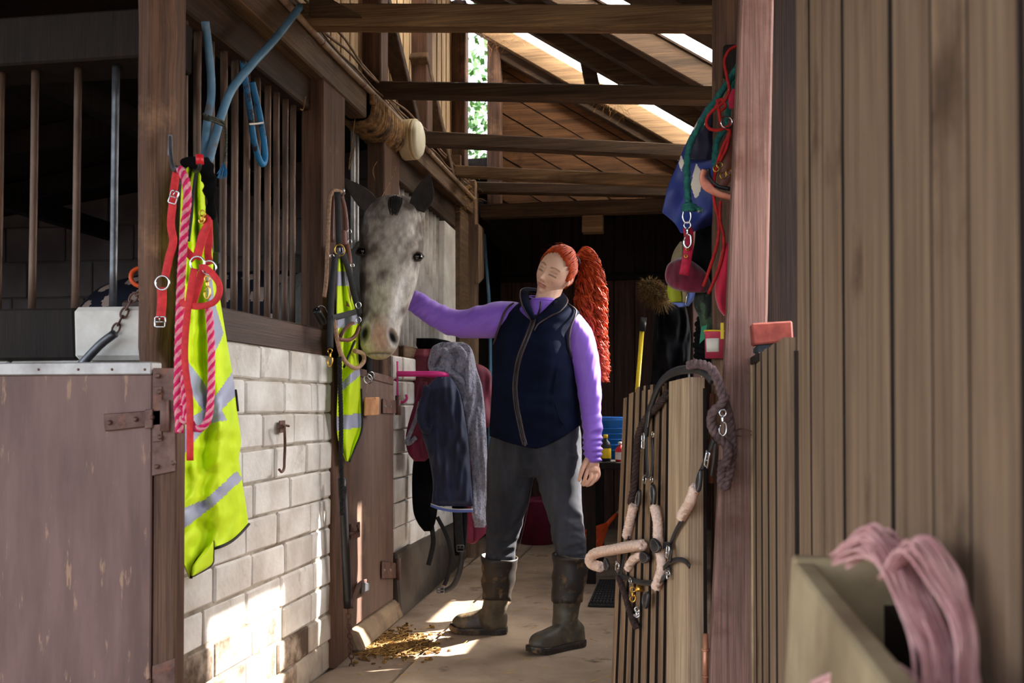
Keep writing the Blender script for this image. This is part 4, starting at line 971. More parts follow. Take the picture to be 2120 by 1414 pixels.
# solid under-cap
rows = []
for i in range(36):
    row = []
    for j in range(48):
        th_ = math.pi*i/35; ph = 2*math.pi*j/48; d = Vector((math.sin(th_)*math.sin(ph), math.sin(th_)*math.cos(ph), math.cos(th_)))
        face = d.y-.45*d.z*.2 > .36+.20*max(0, d.z)*0 and d.z < .72-.25*abs(d.x)
        kk = 1.02+.025*max(0, d.z) if d.z > -.30 else 1.0
        if d.y > .30 and d.z < .76-.30*abs(d.x): kk = .93
        elif d.z < -.12 and d.y > -.15: kk = .93
        row.append(hs_pt(d, kk))
    rows.append(row)
hm.grid(rows, close=True)
hair = obj('hair', hm, M['hair'], pers, smooth=True, label='red hair pulled back into a high ponytail')
t_ = MB(); t_.ring(KN, kdir.x*AW+kdir.y*FW+kdir.z*UW, .020, .008, 20, 8); obj('hair_tie', t_, M['hair_tie'], hair, smooth=True)
pm = MB()
# ponytail: curls from the knot down behind the shoulder
cen = [(1188, 535, 4.38), (1206, 522, 4.40), (1220, 540, 4.41), (1222, 585, 4.40), (1222, 640, 4.39), (1228, 700, 4.37), (1238, 755, 4.34), (1246, 795, 4.32)]
sprd = smoothtab([(0, .010), (.15, .020), (.3, .036), (.5, .062), (.7, .056), (.88, .034), (1, .014)])
base = cr([PD(*c) for c in cen], 14); NBs = len(base)
for ci in range(96):
    a = random.uniform(0, 2*math.pi); rr_ = math.sqrt(random.random()); ln = random.uniform(.5, 1.0) if random.random() < .5 else random.uniform(.9, 1.0); ph = random.uniform(0, 6.28); lam = random.uniform(.55, .95); am = random.uniform(.006, .0115)
    dx, dy = rr_*math.cos(a), rr_*math.sin(a); n = max(8, int(NBs*ln))
    for si in range(6):
        oa = random.uniform(0, 6.28); ro_ = random.uniform(.001, .0075); dph = random.gauss(0, .25); pts = []
        for k in range(n):
            t = k/(NBs-1); s_ = sprd(t); wv = am*min(1, t*4)*(1+.3*math.sin(k*.13+ci)); spl = ro_*(.7+1.3*t)
            q = base[k]+CRt*(dx*s_)+CTo*(dy*s_*.7)+CUp*(.026*math.cos(a)*G(t-.14, .1)*rr_)
            q += CRt*(wv*math.sin(k*lam+ph+dph)+spl*math.cos(oa))+CTo*(wv*math.cos(k*lam+ph+dph)+spl*math.sin(oa))+CUp*wv*.35*math.sin(k*lam*1.3+ph)
            pts.append(q)
        pm.tube(pts, random.uniform(.0012, .0026), 4, rs=lambda t: 1-.75*max(0, t-.6)/.4)
base = cr([PD(*c) for c in cen], 9)
for i in range(90):      # stray curls catching the light
    t0 = random.random(); k = int(t0*(len(base)-3)); p = base[k]; s_ = sprd(t0); a = random.choice((-.3, 0, .2, .4))+random.uniform(-.6, .6)
    st = p+CRt*s_*math.cos(a)+CUp*s_*.4*math.sin(a); out_ = (CRt*math.cos(a)+CUp*math.sin(a)*.6).normalized(); pts = [st+out_*.022*math.sin(u*1.9)*random.uniform(.7, 1)+CUp*(-.03*u+.008*math.sin(u*7+k))+CTo*.01*math.sin(u*5) for u in np.linspace(0, 1, 8)]
    pm.tube(pts, .0007, 3)
for i in range(26):      # fly-away hair over the crown
    d = random.choice(hl); d = d.lerp(Vector((random.uniform(-.4, .4), random.uniform(-.4, .4), 1)), random.uniform(.3, .9)).normalized()
    if d.z < .3: continue
    p = hs_pt(d, 1.06); o_ = (p-HC).normalized(); sd = o_.cross(CTo).normalized()
    pm.tube([p+o_*.013*math.sin(u*2.2)+sd*.03*u*(1 if len(hm.v) % 2 else -1)+sd*.005*math.sin(u*9) for u in np.linspace(0, 1, 6)], .0004, 3)
obj('ponytail', pm, M['hair'], hair, smooth=True)
# ================================================================== LEFT SIDE FITTINGS
def PX(pts, X): return [P(a[0], a[1], X=X+(a[2] if len(a) > 2 else 0)) for a in pts]
def PY(pts, Y): return [P(a[0], a[1], Y=Y+(a[2] if len(a) > 2 else 0)) for a in pts]
def bolt(mb, p, n, r=.006, h=.006):
    n = Vector(n); return mb.lathe([(r, -h*.3), (r, h*.5), (r*.6, h)], p, n, 8)
def quadslab(mb, c4, n, t):     # four corner points, thickness along n
    n = Vector(n).normalized()*t; c4 = [Vector(c) for c in c4]
    return mb.hexa([c4[0], c4[1], c4[1]+n, c4[0]+n, c4[3], c4[2], c4[2]+n, c4[3]+n])
# near stable door -----------------------------------------------------------
YD = 2.25
sd = thing('stable_door', 'large scuffed brown stable door with a metal cap rail, left foreground', 'door', (-1.8, YD, 0))
x0, x1 = -2.35, P(314, 900, Y=YD).x; zt = P(150, 776, Y=YD).z
obj('panel', MB().bb(x0, x1, YD, YD+.04, .06, zt), M['door_brown'], sd, bevel=.003)
obj('cap_rail', MB().bb(x0, x1+.001, YD-.006, YD+.046, zt-.001, P(150, 750, Y=YD).z), M['galv'], sd, bevel=.003, label='dull metal cap rail with nail heads')
mb = MB()
for px in (80, 162, 232, 300): obj('nail', bolt(MB(), P(px, 765, Y=YD-.006), (0, -1, 0), .0032, .003), M['rust'], sd)
xs0, xs1 = P(317, 900, Y=YD).x, P(364, 900, Y=YD).x
obj('stile', MB().bb(xs0, xs1, YD+.002, YD+.05, .03, 1.09), M['post_brown'], sd, bevel=.004)
obj('hinge_plate', quadslab(MB(), [P(316, 985, Y=YD), P(364, 975, Y=YD), P(361, 762, Y=YD), P(318, 762, Y=YD)], (0, -1, 0), .004), M['rust'], sd, bevel=.001)
obj('hinge_plate', quadslab(MB(), [P(316, 1440, Y=YD), P(364, 1440, Y=YD), P(364, 1362, Y=YD), P(317, 1378, Y=YD)], (0, -1, 0), .004), M['rust'], sd, bevel=.001)
st = obj('hinge_strap', quadslab(MB(), [P(219, 893, Y=YD-.002), P(352, 878, Y=YD-.002), P(352, 847, Y=YD-.002), P(216, 857, Y=YD-.002)], (0, -1, 0), .006), M['rust'], sd, bevel=.002)
obj('strap_clamp', quadslab(MB(), [P(301, 888, Y=YD-.008), P(318, 886, Y=YD-.008), P(318, 846, Y=YD-.008), P(301, 848, Y=YD-.008)], (0, -1, 0), .005), M['rust'], st, bevel=.002)
obj('hinge_back_plate', quadslab(MB(), [P(318, 915, Y=YD-.003), P(337, 913, Y=YD-.003), P(337, 800, Y=YD-.003), P(319, 801, Y=YD-.003)], (0, -1, 0), .005), M['rust'], sd, bevel=.001)
obj('hinge_knuckle', MB().tube([P(341, 893, Y=YD-.012), P(341, 828, Y=YD-.012)], .011, 14), M['rust'], sd, smooth=True, bevel=.001)
for px, py in ((227, 875), (281, 868), (316, 864), (330, 811), (331, 905), (326, 778), (324, 966), (359, 958), (309, 1410)): obj('bolt', bolt(MB(), P(px, py, Y=YD-.010), (0, -1, 0), .0062, .006), M['rust'], sd, smooth=False)
# tie chain and pipe behind that door
def chain(name, pts, par, m, L=.030, W=.010, r=.0028, **k):
    q = cr(pts, 8); d = 0; cum = [0]
    for a, b in zip(q, q[1:]): cum.append(cum[-1]+(b-a).length)
    n = max(2, int(cum[-1]/(L*.78))); o = []
    for i in range(n):
        l = cum[-1]*(i+.5)/n; j = max(x for x in range(len(cum)-1) if cum[x] <= l); c = q[j].lerp(q[j+1], (l-cum[j])/(cum[j+1]-cum[j])); t = (q[j+1]-q[j]).normalized()
        s_ = t.cross(Vector((0, 1, 0)) if i % 2 else Vector((.7, .3, .1))).normalized()
        mb = MB(); loop = []
        for a in range(14):
            an = 2*math.pi*a/14; loop.append(c+t*(L/2*math.cos(an)+(L*.12 if math.cos(an) > 0 else -L*.12)*0)+s_*W*math.sin(an))
        loop.append(loop[0]); mb.tube(loop, r, 6, cap=False); o.append(obj('link', mb, m, par, smooth=True))
    return o
tc_ = thing('tie_chain', 'rusty tie chain hanging beside the corner post over the low wall', 'chain', P(290, 600, Y=2.42))
chain('link', PY([(296, 598), (275, 618), (256, 650), (236, 688)], 2.43), tc_, M['rust'])
o = obj('steel_pipe', MB().tube(cr(PY([(238, 690), (205, 716), (160, 765)], 2.40), 4), .0115, 12), M['galv_dark'], smooth=True, label='short dull steel pipe leaning behind the near brown door', cat='pipe')
mb = MB().ring(P(292, 574, Y=2.50), (.5, -.8, .2), .026, .006, 20, 8); obj('plastic_ring', mb, M['orange_plastic'], smooth=True, label='orange plastic ring behind the corner post above the chain', cat='ring')
# hooks on the corner post
def hook(name, pts, Y, r, label, m='galv_dark', tip=None):
    t = thing(name, label, 'hook', P(pts[0][0], pts[0][1], Y=Y)); obj('shank', MB().tube(cr(PY(pts, Y), 6), r, 8), M[m], t, smooth=True)
    if tip: obj('tip', MB().tube(PY(tip, Y), r*1.9, 12), M['red_plastic'], t, smooth=True, label='red plastic sleeve')
    return t
h1 = hook('wall_hook', [(353, 283, .05), (353, 305, .04), (354, 325, .02), (357, 345, -.02), (362, 353, -.04), (367, 346, -.05)], 2.25, .005, 'twisted iron hook high on the corner post')
obj('back_plate', quadslab(MB(), [P(349, 322, Y=2.30), P(358, 322, Y=2.30), P(357, 280, Y=2.30), P(350, 280, Y=2.30)], (0, -1, 0), .004), M['galv_dark'], h1)
hook('wall_hook', [(400, 350, .16), (405, 356, .06), (412, 350, 0), (414, 335, -.01), (413, 322, -.01)], 2.27, .005, 'dark coat hook with a red plastic tip holding the big vest', 'black_plastic', [(414, 340, -.01), (413, 321, -.01)])
# cloth helpers -------------------------------------------------------------
def inpoly(p, poly):
    x, y = p; c = False
    for (x1, y1), (x2, y2) in zip(poly, poly[1:]+poly[:1]):
        if (y1 > y) != (y2 > y) and x < (x2-x1)*(y-y1)/(y2-y1)+x1: c = not c
    return c
def sheet(Ltab, Rtab, X, nu, nv, fold, bands=(), Y=None, ys=None, hem=None):
    fl_, fr_ = smoothtab(Ltab), smoothtab(Rtab); y0, y1 = ys or (Ltab[0][0], max(Ltab[-1][0], Rtab[-1][0])); rows = []; pix = []
    for i in range(nv+1):
        t = i/nv; row = []; pr = []
        for j in range(nu+1):
            u = j/nu; ye = y1 if hem is None else hem(u); py = y0+(ye-y0)*t; a, b = fl_(py), fr_(py); px = a+(b-a)*u; o_ = fold(u, t, px, py)
            row.append(P(px, py, X=X+o_) if Y is None else P(px, py, Y=Y-o_)); pr.append((px, py))
        rows.append(row); pix.append(pr)
    def mf(i, j):
        c = ((pix[i][j][0]+pix[i+1][j+1][0])/2, (pix[i][j][1]+pix[i+1][j+1][1])/2)
        return 1 if any(inpoly(c, b) for b in bands) else 0
    return MB().grid(rows, mf=mf), rows
# big hi-vis vest -----------------------------------------------------------
v1_ = thing('hi_vis_vest', 'large crumpled hi-vis yellow vest with silver bands hanging from the corner post', 'vest', P(440, 1195, X=-1.25))
Lt = [(345, 388), (380, 378), (450, 374), (540, 371), (640, 370), (760, 371), (880, 372), (1000, 370), (1080, 368), (1140, 371), (1200, 394)]
Rt = [(345, 420), (420, 424), (480, 433), (560, 446), (640, 458), (720, 471), (790, 483), (850, 490), (915, 498), (950, 494), (1000, 501), (1085, 513), (1200, 520)]
def vf(u, t, px, py):
    k = min(1, t*2.2)
    return .030*k*math.sin(u*7.5+t*2.2+.8)*(.4+.6*u)+.014*math.sin(u*17+t*5)*(1-t*.7)+.018*noise.noise(Vector((px*.02, py*.007, 3)))*k+.012*noise.noise(Vector((px*.045+py*.02, py*.03-px*.01, 7)))+.030*(1-t)
hemf = lambda u: 1197-112*u**.85-16*math.sin(u*6.3)*(.6)
vm, vr = sheet(Lt, Rt, -1.262, 90, 240, vf, [[(383, 742), (420, 790), (448, 835), (470, 870), (440, 875), (410, 838), (380, 792)], [(480, 770), (487, 818), (436, 872), (384, 935), (375, 948), (376, 925), (384, 875), (432, 838)],
    [(489, 975), (502, 992), (440, 1048), (366, 1105), (366, 1058), (430, 1030)], [(420, 460), (432, 500), (470, 700), (468, 722), (440, 760), (428, 640), (420, 520)][:0] + [(424, 540), (436, 560), (442, 620), (462, 690), (440, 740), (430, 640)]], hem=hemf)
obj('vest_body', vm, [M['hivis'], M['reflective']], v1_, smooth=True, solid=.003)
tr = MB(); tr.tube([p+Vector((.004, 0, 0)) for p in vr[-1]], .0042, 6); obj('hem_binding', tr, M['black_trim'], v1_, smooth=True)
tr = MB(); tr.tube([r[-1]+Vector((.004, 0, 0)) for r in vr[150:165]], .0036, 6); obj('edge_binding', tr, M['black_trim'], v1_, smooth=True)
tr = MB(); tr.tube(cr(PX([(407, 350, .05), (400, 400, .05), (396, 450, .045), (390, 500, .035)], -1.24), 6), .0045, 6); obj('neck_binding', tr, M['black_trim'], v1_, smooth=True)
fm, fr2 = sheet([(1120, 440), (1170, 400), (1192, 396)], [(1120, 441), (1150, 441), (1170, 437), (1192, 400)], -1.245, 8, 16, lambda u, t, a, b: .01*math.sin(u*3))
obj('turned_corner', fm, M['hivis'], v1_, smooth=True, solid=.003); tr = MB(); tr.tube([r[-1] for r in fr2], .004, 6); obj('corner_binding', tr, M['black_trim'], v1_, smooth=True)
# black straps / gloves bunched on the hooks
def blob(name, pts, rad, Y, m, par=None, flat=.5, seg=16, amp=.006, voxel=.005, **k):
    b = MB(); limb(b, PY(pts, Y), rad, seg=seg, flat=flat, up=CTo); b = evalmesh(b, voxel, 3); wrinkle(b, amp, 26)
    return obj(name, b, M[m], par, smooth=True, **k)
bo_ = blob('folded_muzzle', [(384, 338), (405, 334), (426, 345), (434, 380), (436, 420), (440, 446)], [.010, .017, .018, .016, .014, .011], 2.36, 'black_cloth', flat=.6, label='black padded brushing boot squashed behind the hi-vis vest collar', cat='boot')
bo_.name = 'brushing_boot'
bo2 = thing('leather_strap', 'short black strap with a buckle hanging against the bars behind the red halter', 'strap', P(448, 575, Y=2.5))
obj('strap', MB().band(cr(PY([(442, 440), (447, 480), (449, 520), (447, 575)], 2.48), 5), .016, .004, CTo), M['black_web'], bo2, smooth=True)
obj('buckle', MB().box(P(448, 535, Y=2.465), (.020, .008, .034), mi=0), M['black_plastic'], bo2, bevel=.003)
# magenta twisted lead rope
lr = obj('lead_rope', MB().rope(cr(PY([(373, 350, .02), (384, 372), (388, 410, -.01), (383, 460), (378, 530), (374, 600), (371, 680), (369, 760), (368, 830), (371, 862), (382, 872), (386, 860), (378, 845), (371, 860), (372, 895)], 2.17), 6), .0098, .052, 4, (0, 1, 0, 1), 6), [M['rope_magenta'], M['rope_pink']], smooth=True,
    label='thick magenta and pink twisted lead rope hanging straight down the corner post', cat='rope')
lr2 = obj('lead_rope', MB().rope(cr(PY([(381, 770), (384, 830), (390, 865), (404, 886), (420, 884), (432, 862), (437, 810), (438, 740), (436, 690), (432, 640)], 2.16), 6), .0085, .046, 4, (0, 1, 0, 1), 6), [M['rope_magenta'], M['rope_pink']], smooth=True,
    label='thinner pink twisted rope looping in a U below the red halter', cat='rope')
# red halter
ha_ = thing('halter', 'bright red webbing halter with round steel rings over the hi-vis vest', 'halter', P(340, 680, Y=2.2))
def c2(pts, Y=2.2): return [P(280+a[0]/2.143, 300+a[1]/2.143, Y=Y+(a[2] if len(a) > 2 else 0)) for a in pts]
def strap(par, pts, w_, m, name='strap', t=.0035, up=None, tw=0, n=6, **k): return obj(name, MB().band(cr(pts, n), w_, t, CTo if up is None else up, twist=tw), M[m], par, smooth=True, **k)
strap(ha_, c2([(184, 112, .03), (172, 190, .02), (166, 260), (158, 350), (168, 430), (150, 500), (132, 588)], 2.19), .019, 'red_web')
strap(ha_, c2([(118, 632), (118, 700), (112, 772)], 2.19), .022, 'red_web')
strap(ha_, c2([(306, 322, .02), (322, 345), (300, 400), (284, 460), (272, 508)], 2.17), .021, 'red_web')
strap(ha_, c2([(326, 335, .04), (328, 420, .03), (322, 480, .03), (330, 530, .02)], 2.19), .018, 'red_web')
strap(ha_, c2([(262, 548), (245, 640), (232, 740), (222, 850), (220, 950), (230, 1050), (240, 1110), (243, 1200), (243, 1400)], 2.15), .016, 'red_web', t=.004)
strap(ha_, c2([(205, 440, .03), (235, 480, .01), (262, 508)], 2.18), .018, 'red_web')
strap(ha_, c2([(284, 545), (310, 545), (345, 575), (372, 620), (370, 665), (345, 700), (290, 716), (240, 712), (190, 695, .01)], 2.155), .015, 'red_web')
strap(ha_, c2([(300, 550, .01), (280, 620, .01), (262, 680, .01), (252, 705, .01)], 2.17), .019, 'red_web')
for cx, cy, yy in ((120, 612, 2.18), (275, 526, 2.16), (328, 545, 2.18)): obj('ring', MB().ring(P(280+cx/2.143, 300+cy/2.143, Y=yy), (.1, -1, 0), .0165, .0022, 24, 8), M['chrome'], ha_, smooth=True)
def buckle(par, c, w_, h, r=.0018, m='chrome', n=(0, -1, 0), rot=0):
    mb = MB(); R = Matrix.Rotation(rot, 3, 'Y'); q = [Vector(c)+R @ Vector((a*w_/2, 0, b*h/2)) for a, b in ((-1, -.8), (-1, .8), (-.8, 1), (.8, 1), (1, .8), (1, -.8), (.8, -1), (-.8, -1), (-1, -.8))]
    mb.tube(q, r, 6, cap=False); mb.tube([Vector(c)+R @ Vector((-w_/2, -.001, 0)), Vector(c)+R @ Vector((w_/2, -.001, 0))], r*.8, 6); mb.tube([Vector(c)+R @ Vector((0, -.002, 0)), Vector(c)+R @ Vector((0, -.003, h/2))], r*.8, 6)
    return obj('buckle', mb, M[m], par, smooth=True)
buckle(ha_, P(280+110/2.143, 300+785/2.143, Y=2.18), .026, .024); buckle(ha_, P(280+170/2.143, 300+232/2.143, Y=2.175), .020, .030, rot=.3)
def snap(par, top, L, m='chrome', s=1, up=(0, -1, 0), lean=0, name='snap_hook'):
    top = Vector(top); d = Vector((lean, 0, -1)).normalized(); r = d.cross(Vector((0, 1, 0))).normalized(); mb = MB()
    mb.ring(top+d*.006*s, (0, 1, 0), .0065*s, .0018*s, 14, 6)
    mb.lathe([(.003*s, 0), (.0042*s, .004*s), (.003*s, .009*s), (.0045*s, .012*s)], top+d*.012*s, d, 10)
    q = [top+d*(.024*s)+r*.001*s, top+d*(L*.55)+r*.006*s, top+d*(L*.85)+r*.0065*s, top+d*L, top+d*(L*.88)-r*.006*s, top+d*(L*.70)-r*.0065*s]
    mb.tube(cr(q, 5), .0024*s, 8); mb.tube([top+d*(.026*s)-r*.003*s, top+d*(L*.70)-r*.0060*s], .0016*s, 6)
    return obj(name, mb, M[m], par, smooth=True)
snap(ha_, P(429, 572, Y=2.16), .052, 'brass'); snap(ha_, P(418, 436, Y=2.17), .030, 'brass')
# blue hose pieces -----------------------------------------------------------
hs_ = thing('water_hose', 'stiff pale blue hose length poking up in front of the beam', 'hose', P(430, 335, X=-1.28))
obj('tube', MB().tube(cr(PX([(621, 14, .03), (570, 80, .03), (520, 135, .02), (480, 185, .01), (458, 240), (444, 290), (431, 336)], -1.30), 7), .0125, 14), M['blue_hose'], hs_, smooth=True)
obj('lashing', MB().rope(cr(PX([(420, 236, .02), (436, 244, .04), (458, 250, .04), (466, 262, .03), (468, 290, .02), (466, 330, .02), (462, 345, .02)], -1.295), 6), .004, .018, 2, (0, 0), 5), M['twine'], hs_, smooth=True)
for k in range(3): obj('lashing', MB().rope(cr(PX([(421, 238+k*4, .02), (440, 243+k*4, .045), (462, 252+k*4, .03)], -1.295), 6), .0035, .018, 2, (0, 0), 5), M['twine'], hs_, smooth=True)
h2_ = obj('water_hose', MB().tube(cr(PX([(425, 45), (431, 95), (437, 160), (437, 205), (430, 245), (426, 290), (424, 334)], -1.325), 7), .0115, 14, mi=0), M['blue_hose'], smooth=True, label='shorter dark blue hose length standing upright against the first bars', cat='hose')
bl_ = thing('hose_loop', 'bright blue doubled hose loop tied among the bars', 'hose', P(545, 345, X=-1.35))
obj('loop', MB().tube(cr(PX([(503, 125), (510, 180), (518, 230), (524, 280), (533, 320), (543, 340), (549, 325), (546, 290), (538, 240), (528, 195), (522, 170)], -1.375), 7), .0105, 12), M['blue_loop'], bl_, smooth=True)
obj('tie', MB().band(PX([(516, 257), (532, 256), (545, 254)], -1.355), .006, .002, (1, 0, 0)), M['white_plastic'], bl_)
for k in range(1):
    mb = MB()
    for i in range(26):
        a = random.uniform(-1, 1); mb.tube(cr([P(462, 338, X=-1.27), P(462+a*7, 350, X=-1.265+random.uniform(-.01, .01)), P(462+a*11-3, 362+random.uniform(-4, 9), X=-1.265)], 3), .0011, 3)
    obj('frayed_twine', mb, M['blue_loop'], kind='stuff', label='frayed blue baler twine end hanging from the lashing', cat='twine')
# group at the middle post ----------------------------------------------------
XG = -1.235
def c6(pts, X=XG): return [P(640+a[0]/3.536, 380+a[1]/3.536, X=X+(a[2] if len(a) > 2 else 0)) for a in pts]
CTo2 = Vector((.75, -.66, 0))
hk = hook('wall_hook', [(700, 402, 0), (708, 405, -.02), (712, 397, -.03), (711, 388, -.03)], 3.62, .004, 'small silver hook on the middle post above the black halter', 'chrome')
hv2 = thing('hi_vis_vest', 'narrow hi-vis yellow vest with white bands hanging beside the horse door', 'vest', P(720, 950, X=-1.27))
vm, vr = sheet([(505, 702), (560, 699), (640, 697), (690, 699), (740, 702), (800, 700), (900, 699), (955, 716)], [(505, 708), (560, 718), (620, 730), (660, 745), (700, 742), (740, 741), (776, 745), (840, 747), (890, 747), (930, 732), (955, 722)], -1.262, 36, 150,
    lambda u, t, px, py: .012*math.sin(u*9+t*4)+.012*noise.noise(Vector((px*.05, py*.012, 3))), [[(694, 562), (750, 562), (750, 592), (694, 592)], [(694, 655), (750, 640), (750, 668), (694, 682)], [(700, 800), (748, 752), (750, 772), (712, 806), (700, 815)], [(694, 862), (750, 855), (750, 884), (694, 892)], [(700, 505), (716, 505), (712, 530), (700, 530)]])
obj('vest_body', vm, [M['hivis'], M['reflective']], hv2, smooth=True, solid=.003)
tr = MB(); tr.tube([r[-1]+Vector((.004, 0, 0)) for r in vr[100:]], .0045, 6); obj('edge_binding', tr, M['black_trim'], hv2, smooth=True)
tr = MB(); tr.tube(cr(PX([(735, 706, .02), (722, 735, .02), (712, 760, .02), (724, 752, .02), (735, 740, .02)][:3], -1.26), 5), .005, 6); obj('neck_binding', tr, M['black_trim'], hv2, smooth=True)
tr_ = thing('tan_rope', 'tan braided rope doubled over the middle post hook', 'rope', P(700, 760, X=XG)); tr_.name = 'braided_rope'
obj('rope', MB().tube(cr(c6([(250, 70), (205, 52), (168, 60), (148, 130), (140, 300), (133, 500), (125, 700), (110, 830)], XG-.02), 6), .0078, 10), M['rope_tan'], tr_, smooth=True)
obj('rope', MB().tube(cr(c6([(182, 1000), (200, 1110), (230, 1240), (285, 1325), (350, 1350), (400, 1300), (390, 1245), (330, 1225)], XG+.015), 6), .0085, 10), M['rope_tan'], tr_, smooth=True)
bh = thing('halter', 'black webbing halter with a brass ring hanging from the middle post', 'halter', P(690, 720, X=XG))
strap(bh, c6([(206, 62), (212, 200), (216, 330), (222, 470)], XG), .026, 'black_web', up=CTo2)
strap(bh, c6([(195, 515), (178, 660), (165, 820), (158, 980), (155, 1100), (155, 1205)], XG+.01), .025, 'black_web', up=CTo2)
strap(bh, c6([(248, 515), (285, 620), (315, 740), (340, 850), (372, 960)], XG), .028, 'black_web', up=CTo2)
strap(bh, c6([(170, 985), (250, 965), (345, 938)], XG+.015), .022, 'black_web', up=CTo2)
strap(bh, c6([(195, 515), (250, 540), (290, 640)], XG-.01), .026, 'black_web', up=CTo2)
obj('ring', MB().ring(P(703, 518, X=XG+.01), CTo2, .021, .0026, 24, 8), M['brass'], bh, smooth=True)
snap(bh, P(683, 722, X=XG+.01), .062, 'brass', 1.3); 
for px, py in ((360, 890), (360, 1000)): obj('ring', MB().ring(c6([(px, py)], XG+.01)[0], CTo2, .012, .0022, 16, 6), M['chrome'], bh, smooth=True)
lb = thing('bridle', 'brown leather bridle with small steel rings tucked under the black halter', 'bridle', P(720, 700, X=XG-.03))
strap(lb, c6([(238, 90), (262, 180), (275, 300), (278, 420), (300, 560), (300, 740), (285, 900)], XG-.02), .018, 'brown_leather', up=CTo2)
strap(lb, c6([(180, 90), (172, 250), (170, 430)], XG-.03), .013, 'brown_leather', up=CTo2)
strap(lb, c6([(255, 340), (258, 400), (262, 450)], XG-.01), .022, 'brown_leather', up=CTo2)
obj('noseband', MB().tube(cr(c6([(225, 1130), (250, 1080), (290, 1040), (320, 1020)], XG+.0), 6), .009, 10, flat=.6), M['brown_leather'], lb, smooth=True)
obj('noseband', MB().tube(cr(c6([(365, 1050), (340, 1110), (290, 1145), (215, 1140)], XG+.02), 6), .0075, 10), M['brown_leather'], lb, smooth=True)
for px, py in ((295, 350), (297, 425), (315, 600), (165, 530)): obj('ring', MB().ring(c6([(px, py)], XG+.0)[0], CTo2, .0085, .0018, 14, 6), M['chrome'], lb, smooth=True)
hc_ = thing('brush_handle', 'stubby black rubber handle on a wire at the end of the sill', 'roller', P(655, 670, X=-1.27)); hc_.name = 'rubber_handle'
obj('grip', MB().tube(cr(PX([(655, 643), (662, 655), (669, 668)], -1.27), 4), .014, 12), M['black_plastic'], hc_, smooth=True)  # black cylinder with a wire handle, use unknown
obj('wire', MB().tube(cr(PX([(655, 640), (662, 633), (672, 636), (678, 648)], -1.27), 5), .0018, 6), M['chrome'], hc_, smooth=True)
tw2 = obj('lead_rope', MB().rope(cr(PX([(703, 740), (704, 800), (706, 870), (706, 950), (708, 1010), (708, 1066)], -1.225), 8), .0088, .034, 3, (0, 0, 0), 6), M['rope_black'], smooth=True, label='black twisted lead rope hanging down the horse door frame', cat='rope')

gp = thing('lunge_whip', 'long black rubber-gripped bar hanging on a chain by the horse door frame', 'bar', P(722, 1380, X=-1.235)); gp.name = 'door_bar'
obj('grip', MB().tube(cr(PX([(708, 990), (713, 1090), (717, 1180), (720, 1258)], -1.235), 4), .0155, 14), M['black_plastic'], gp, smooth=True)
chain('link', PX([(721, 1260), (724, 1310), (727, 1350), (728, 1385)], -1.235), gp, M['rust'], .026, .009, .0026)
# strap with the wooden tag
wt = thing('wooden_tag', 'square pale wooden tag hanging on a string from a black strap', 'tag', P(767, 862, X=-1.255))
strap(wt, PX([(765, 738), (765, 760), (767, 780)], -1.25), .026, 'black_web', t=.008, up=CTo2)
obj('ring', MB().ring(P(762, 785, X=-1.24), CTo2, .019, .0028, 20, 8), M['chrome'], wt, smooth=True); obj('ring', MB().ring(P(768, 778, X=-1.235), CTo2, .016, .0024, 20, 8), M['chrome'], wt, smooth=True)
obj('string', MB().tube(cr(PX([(757, 822), (760, 800), (765, 790), (771, 804), (777, 826)], -1.235), 5), .0014, 6), M['rope_tan'], wt, smooth=True)
obj('tag', quadslab(MB(), PX([(753, 861), (781, 859), (782, 822), (754, 823)], -1.25), (1, 0, 0), .009), M['wooden_tag'], wt, bevel=.003)
# horse's stable door --------------------------------------------------------
XD = -1.288
hd_ = thing('stable_door', 'narrow brown half door with rusty hinges below the grey horse', 'door', (XD, 4.2, .1))
c = PX([(726, 1302), (814, 1240), (815, 783), (724, 757)], XD)
obj('panel', quadslab(MB(), c, (-1, 0, 0), .045), M['door_brown2'], hd_, bevel=.003)
c2_ = PX([(726, 774), (815, 797), (815, 781), (726, 757)], XD+.006); obj('cap_rail', quadslab(MB(), c2_, (-1, 0, 0), .055), M['rust'], hd_, bevel=.002)
for a, b in (((791, 854), (832, 823)), ((789, 1195), (832, 1160))):
    pl = PX([(a[0], a[1]-(-2)), (b[0]-12, a[1]+2), (b[0]-12, b[1]+6), (a[0], b[1]+2)], XD+.004)
    st = obj('hinge_strap', quadslab(MB(), pl, (1, 0, 0), .005), M['rust'], hd_, bevel=.001)
    obj('hinge_knuckle', MB().tube(PX([(b[0]-8, a[1]+5), (b[0]-8, b[1]-4)], XD+.014), .013, 12), M['rust'], hd_, smooth=True)
    for q in (.2, .6): obj('bolt', bolt(MB(), PX([(a[0]+(b[0]-a[0]-12)*q, (a[1]+b[1])/2+3)], XD+.010)[0], (1, 0, 0), .006, .005), M['galv'], st)
lt = obj('door_bolt', quadslab(MB(), PX([(725, 1116), (743, 1112), (743, 1080), (725, 1084)], XD+.004), (1, 0, 0), .006), M['rust'], hd_, bevel=.002)
obj('bolt_rod', MB().tube(PX([(722, 1106, .01), (742, 1100, .012), (741, 1088, .02)], XD+.012), .006, 8), M['rust'], lt, smooth=True)
kl = obj('kick_latch', MB().add([], []).band(cr(PX([(728, 1256), (734, 1232), (744, 1212), (758, 1206)], XD+.02), 6), .030, .006, (1, 0, 0)), M['rust'], hd_, smooth=True)
obj('kick_plate', quadslab(MB(), PX([(744, 1230), (762, 1222), (764, 1208), (746, 1204)], XD+.018), (1, 0, 0), .008), M['galv_dark'], kl, bevel=.003)
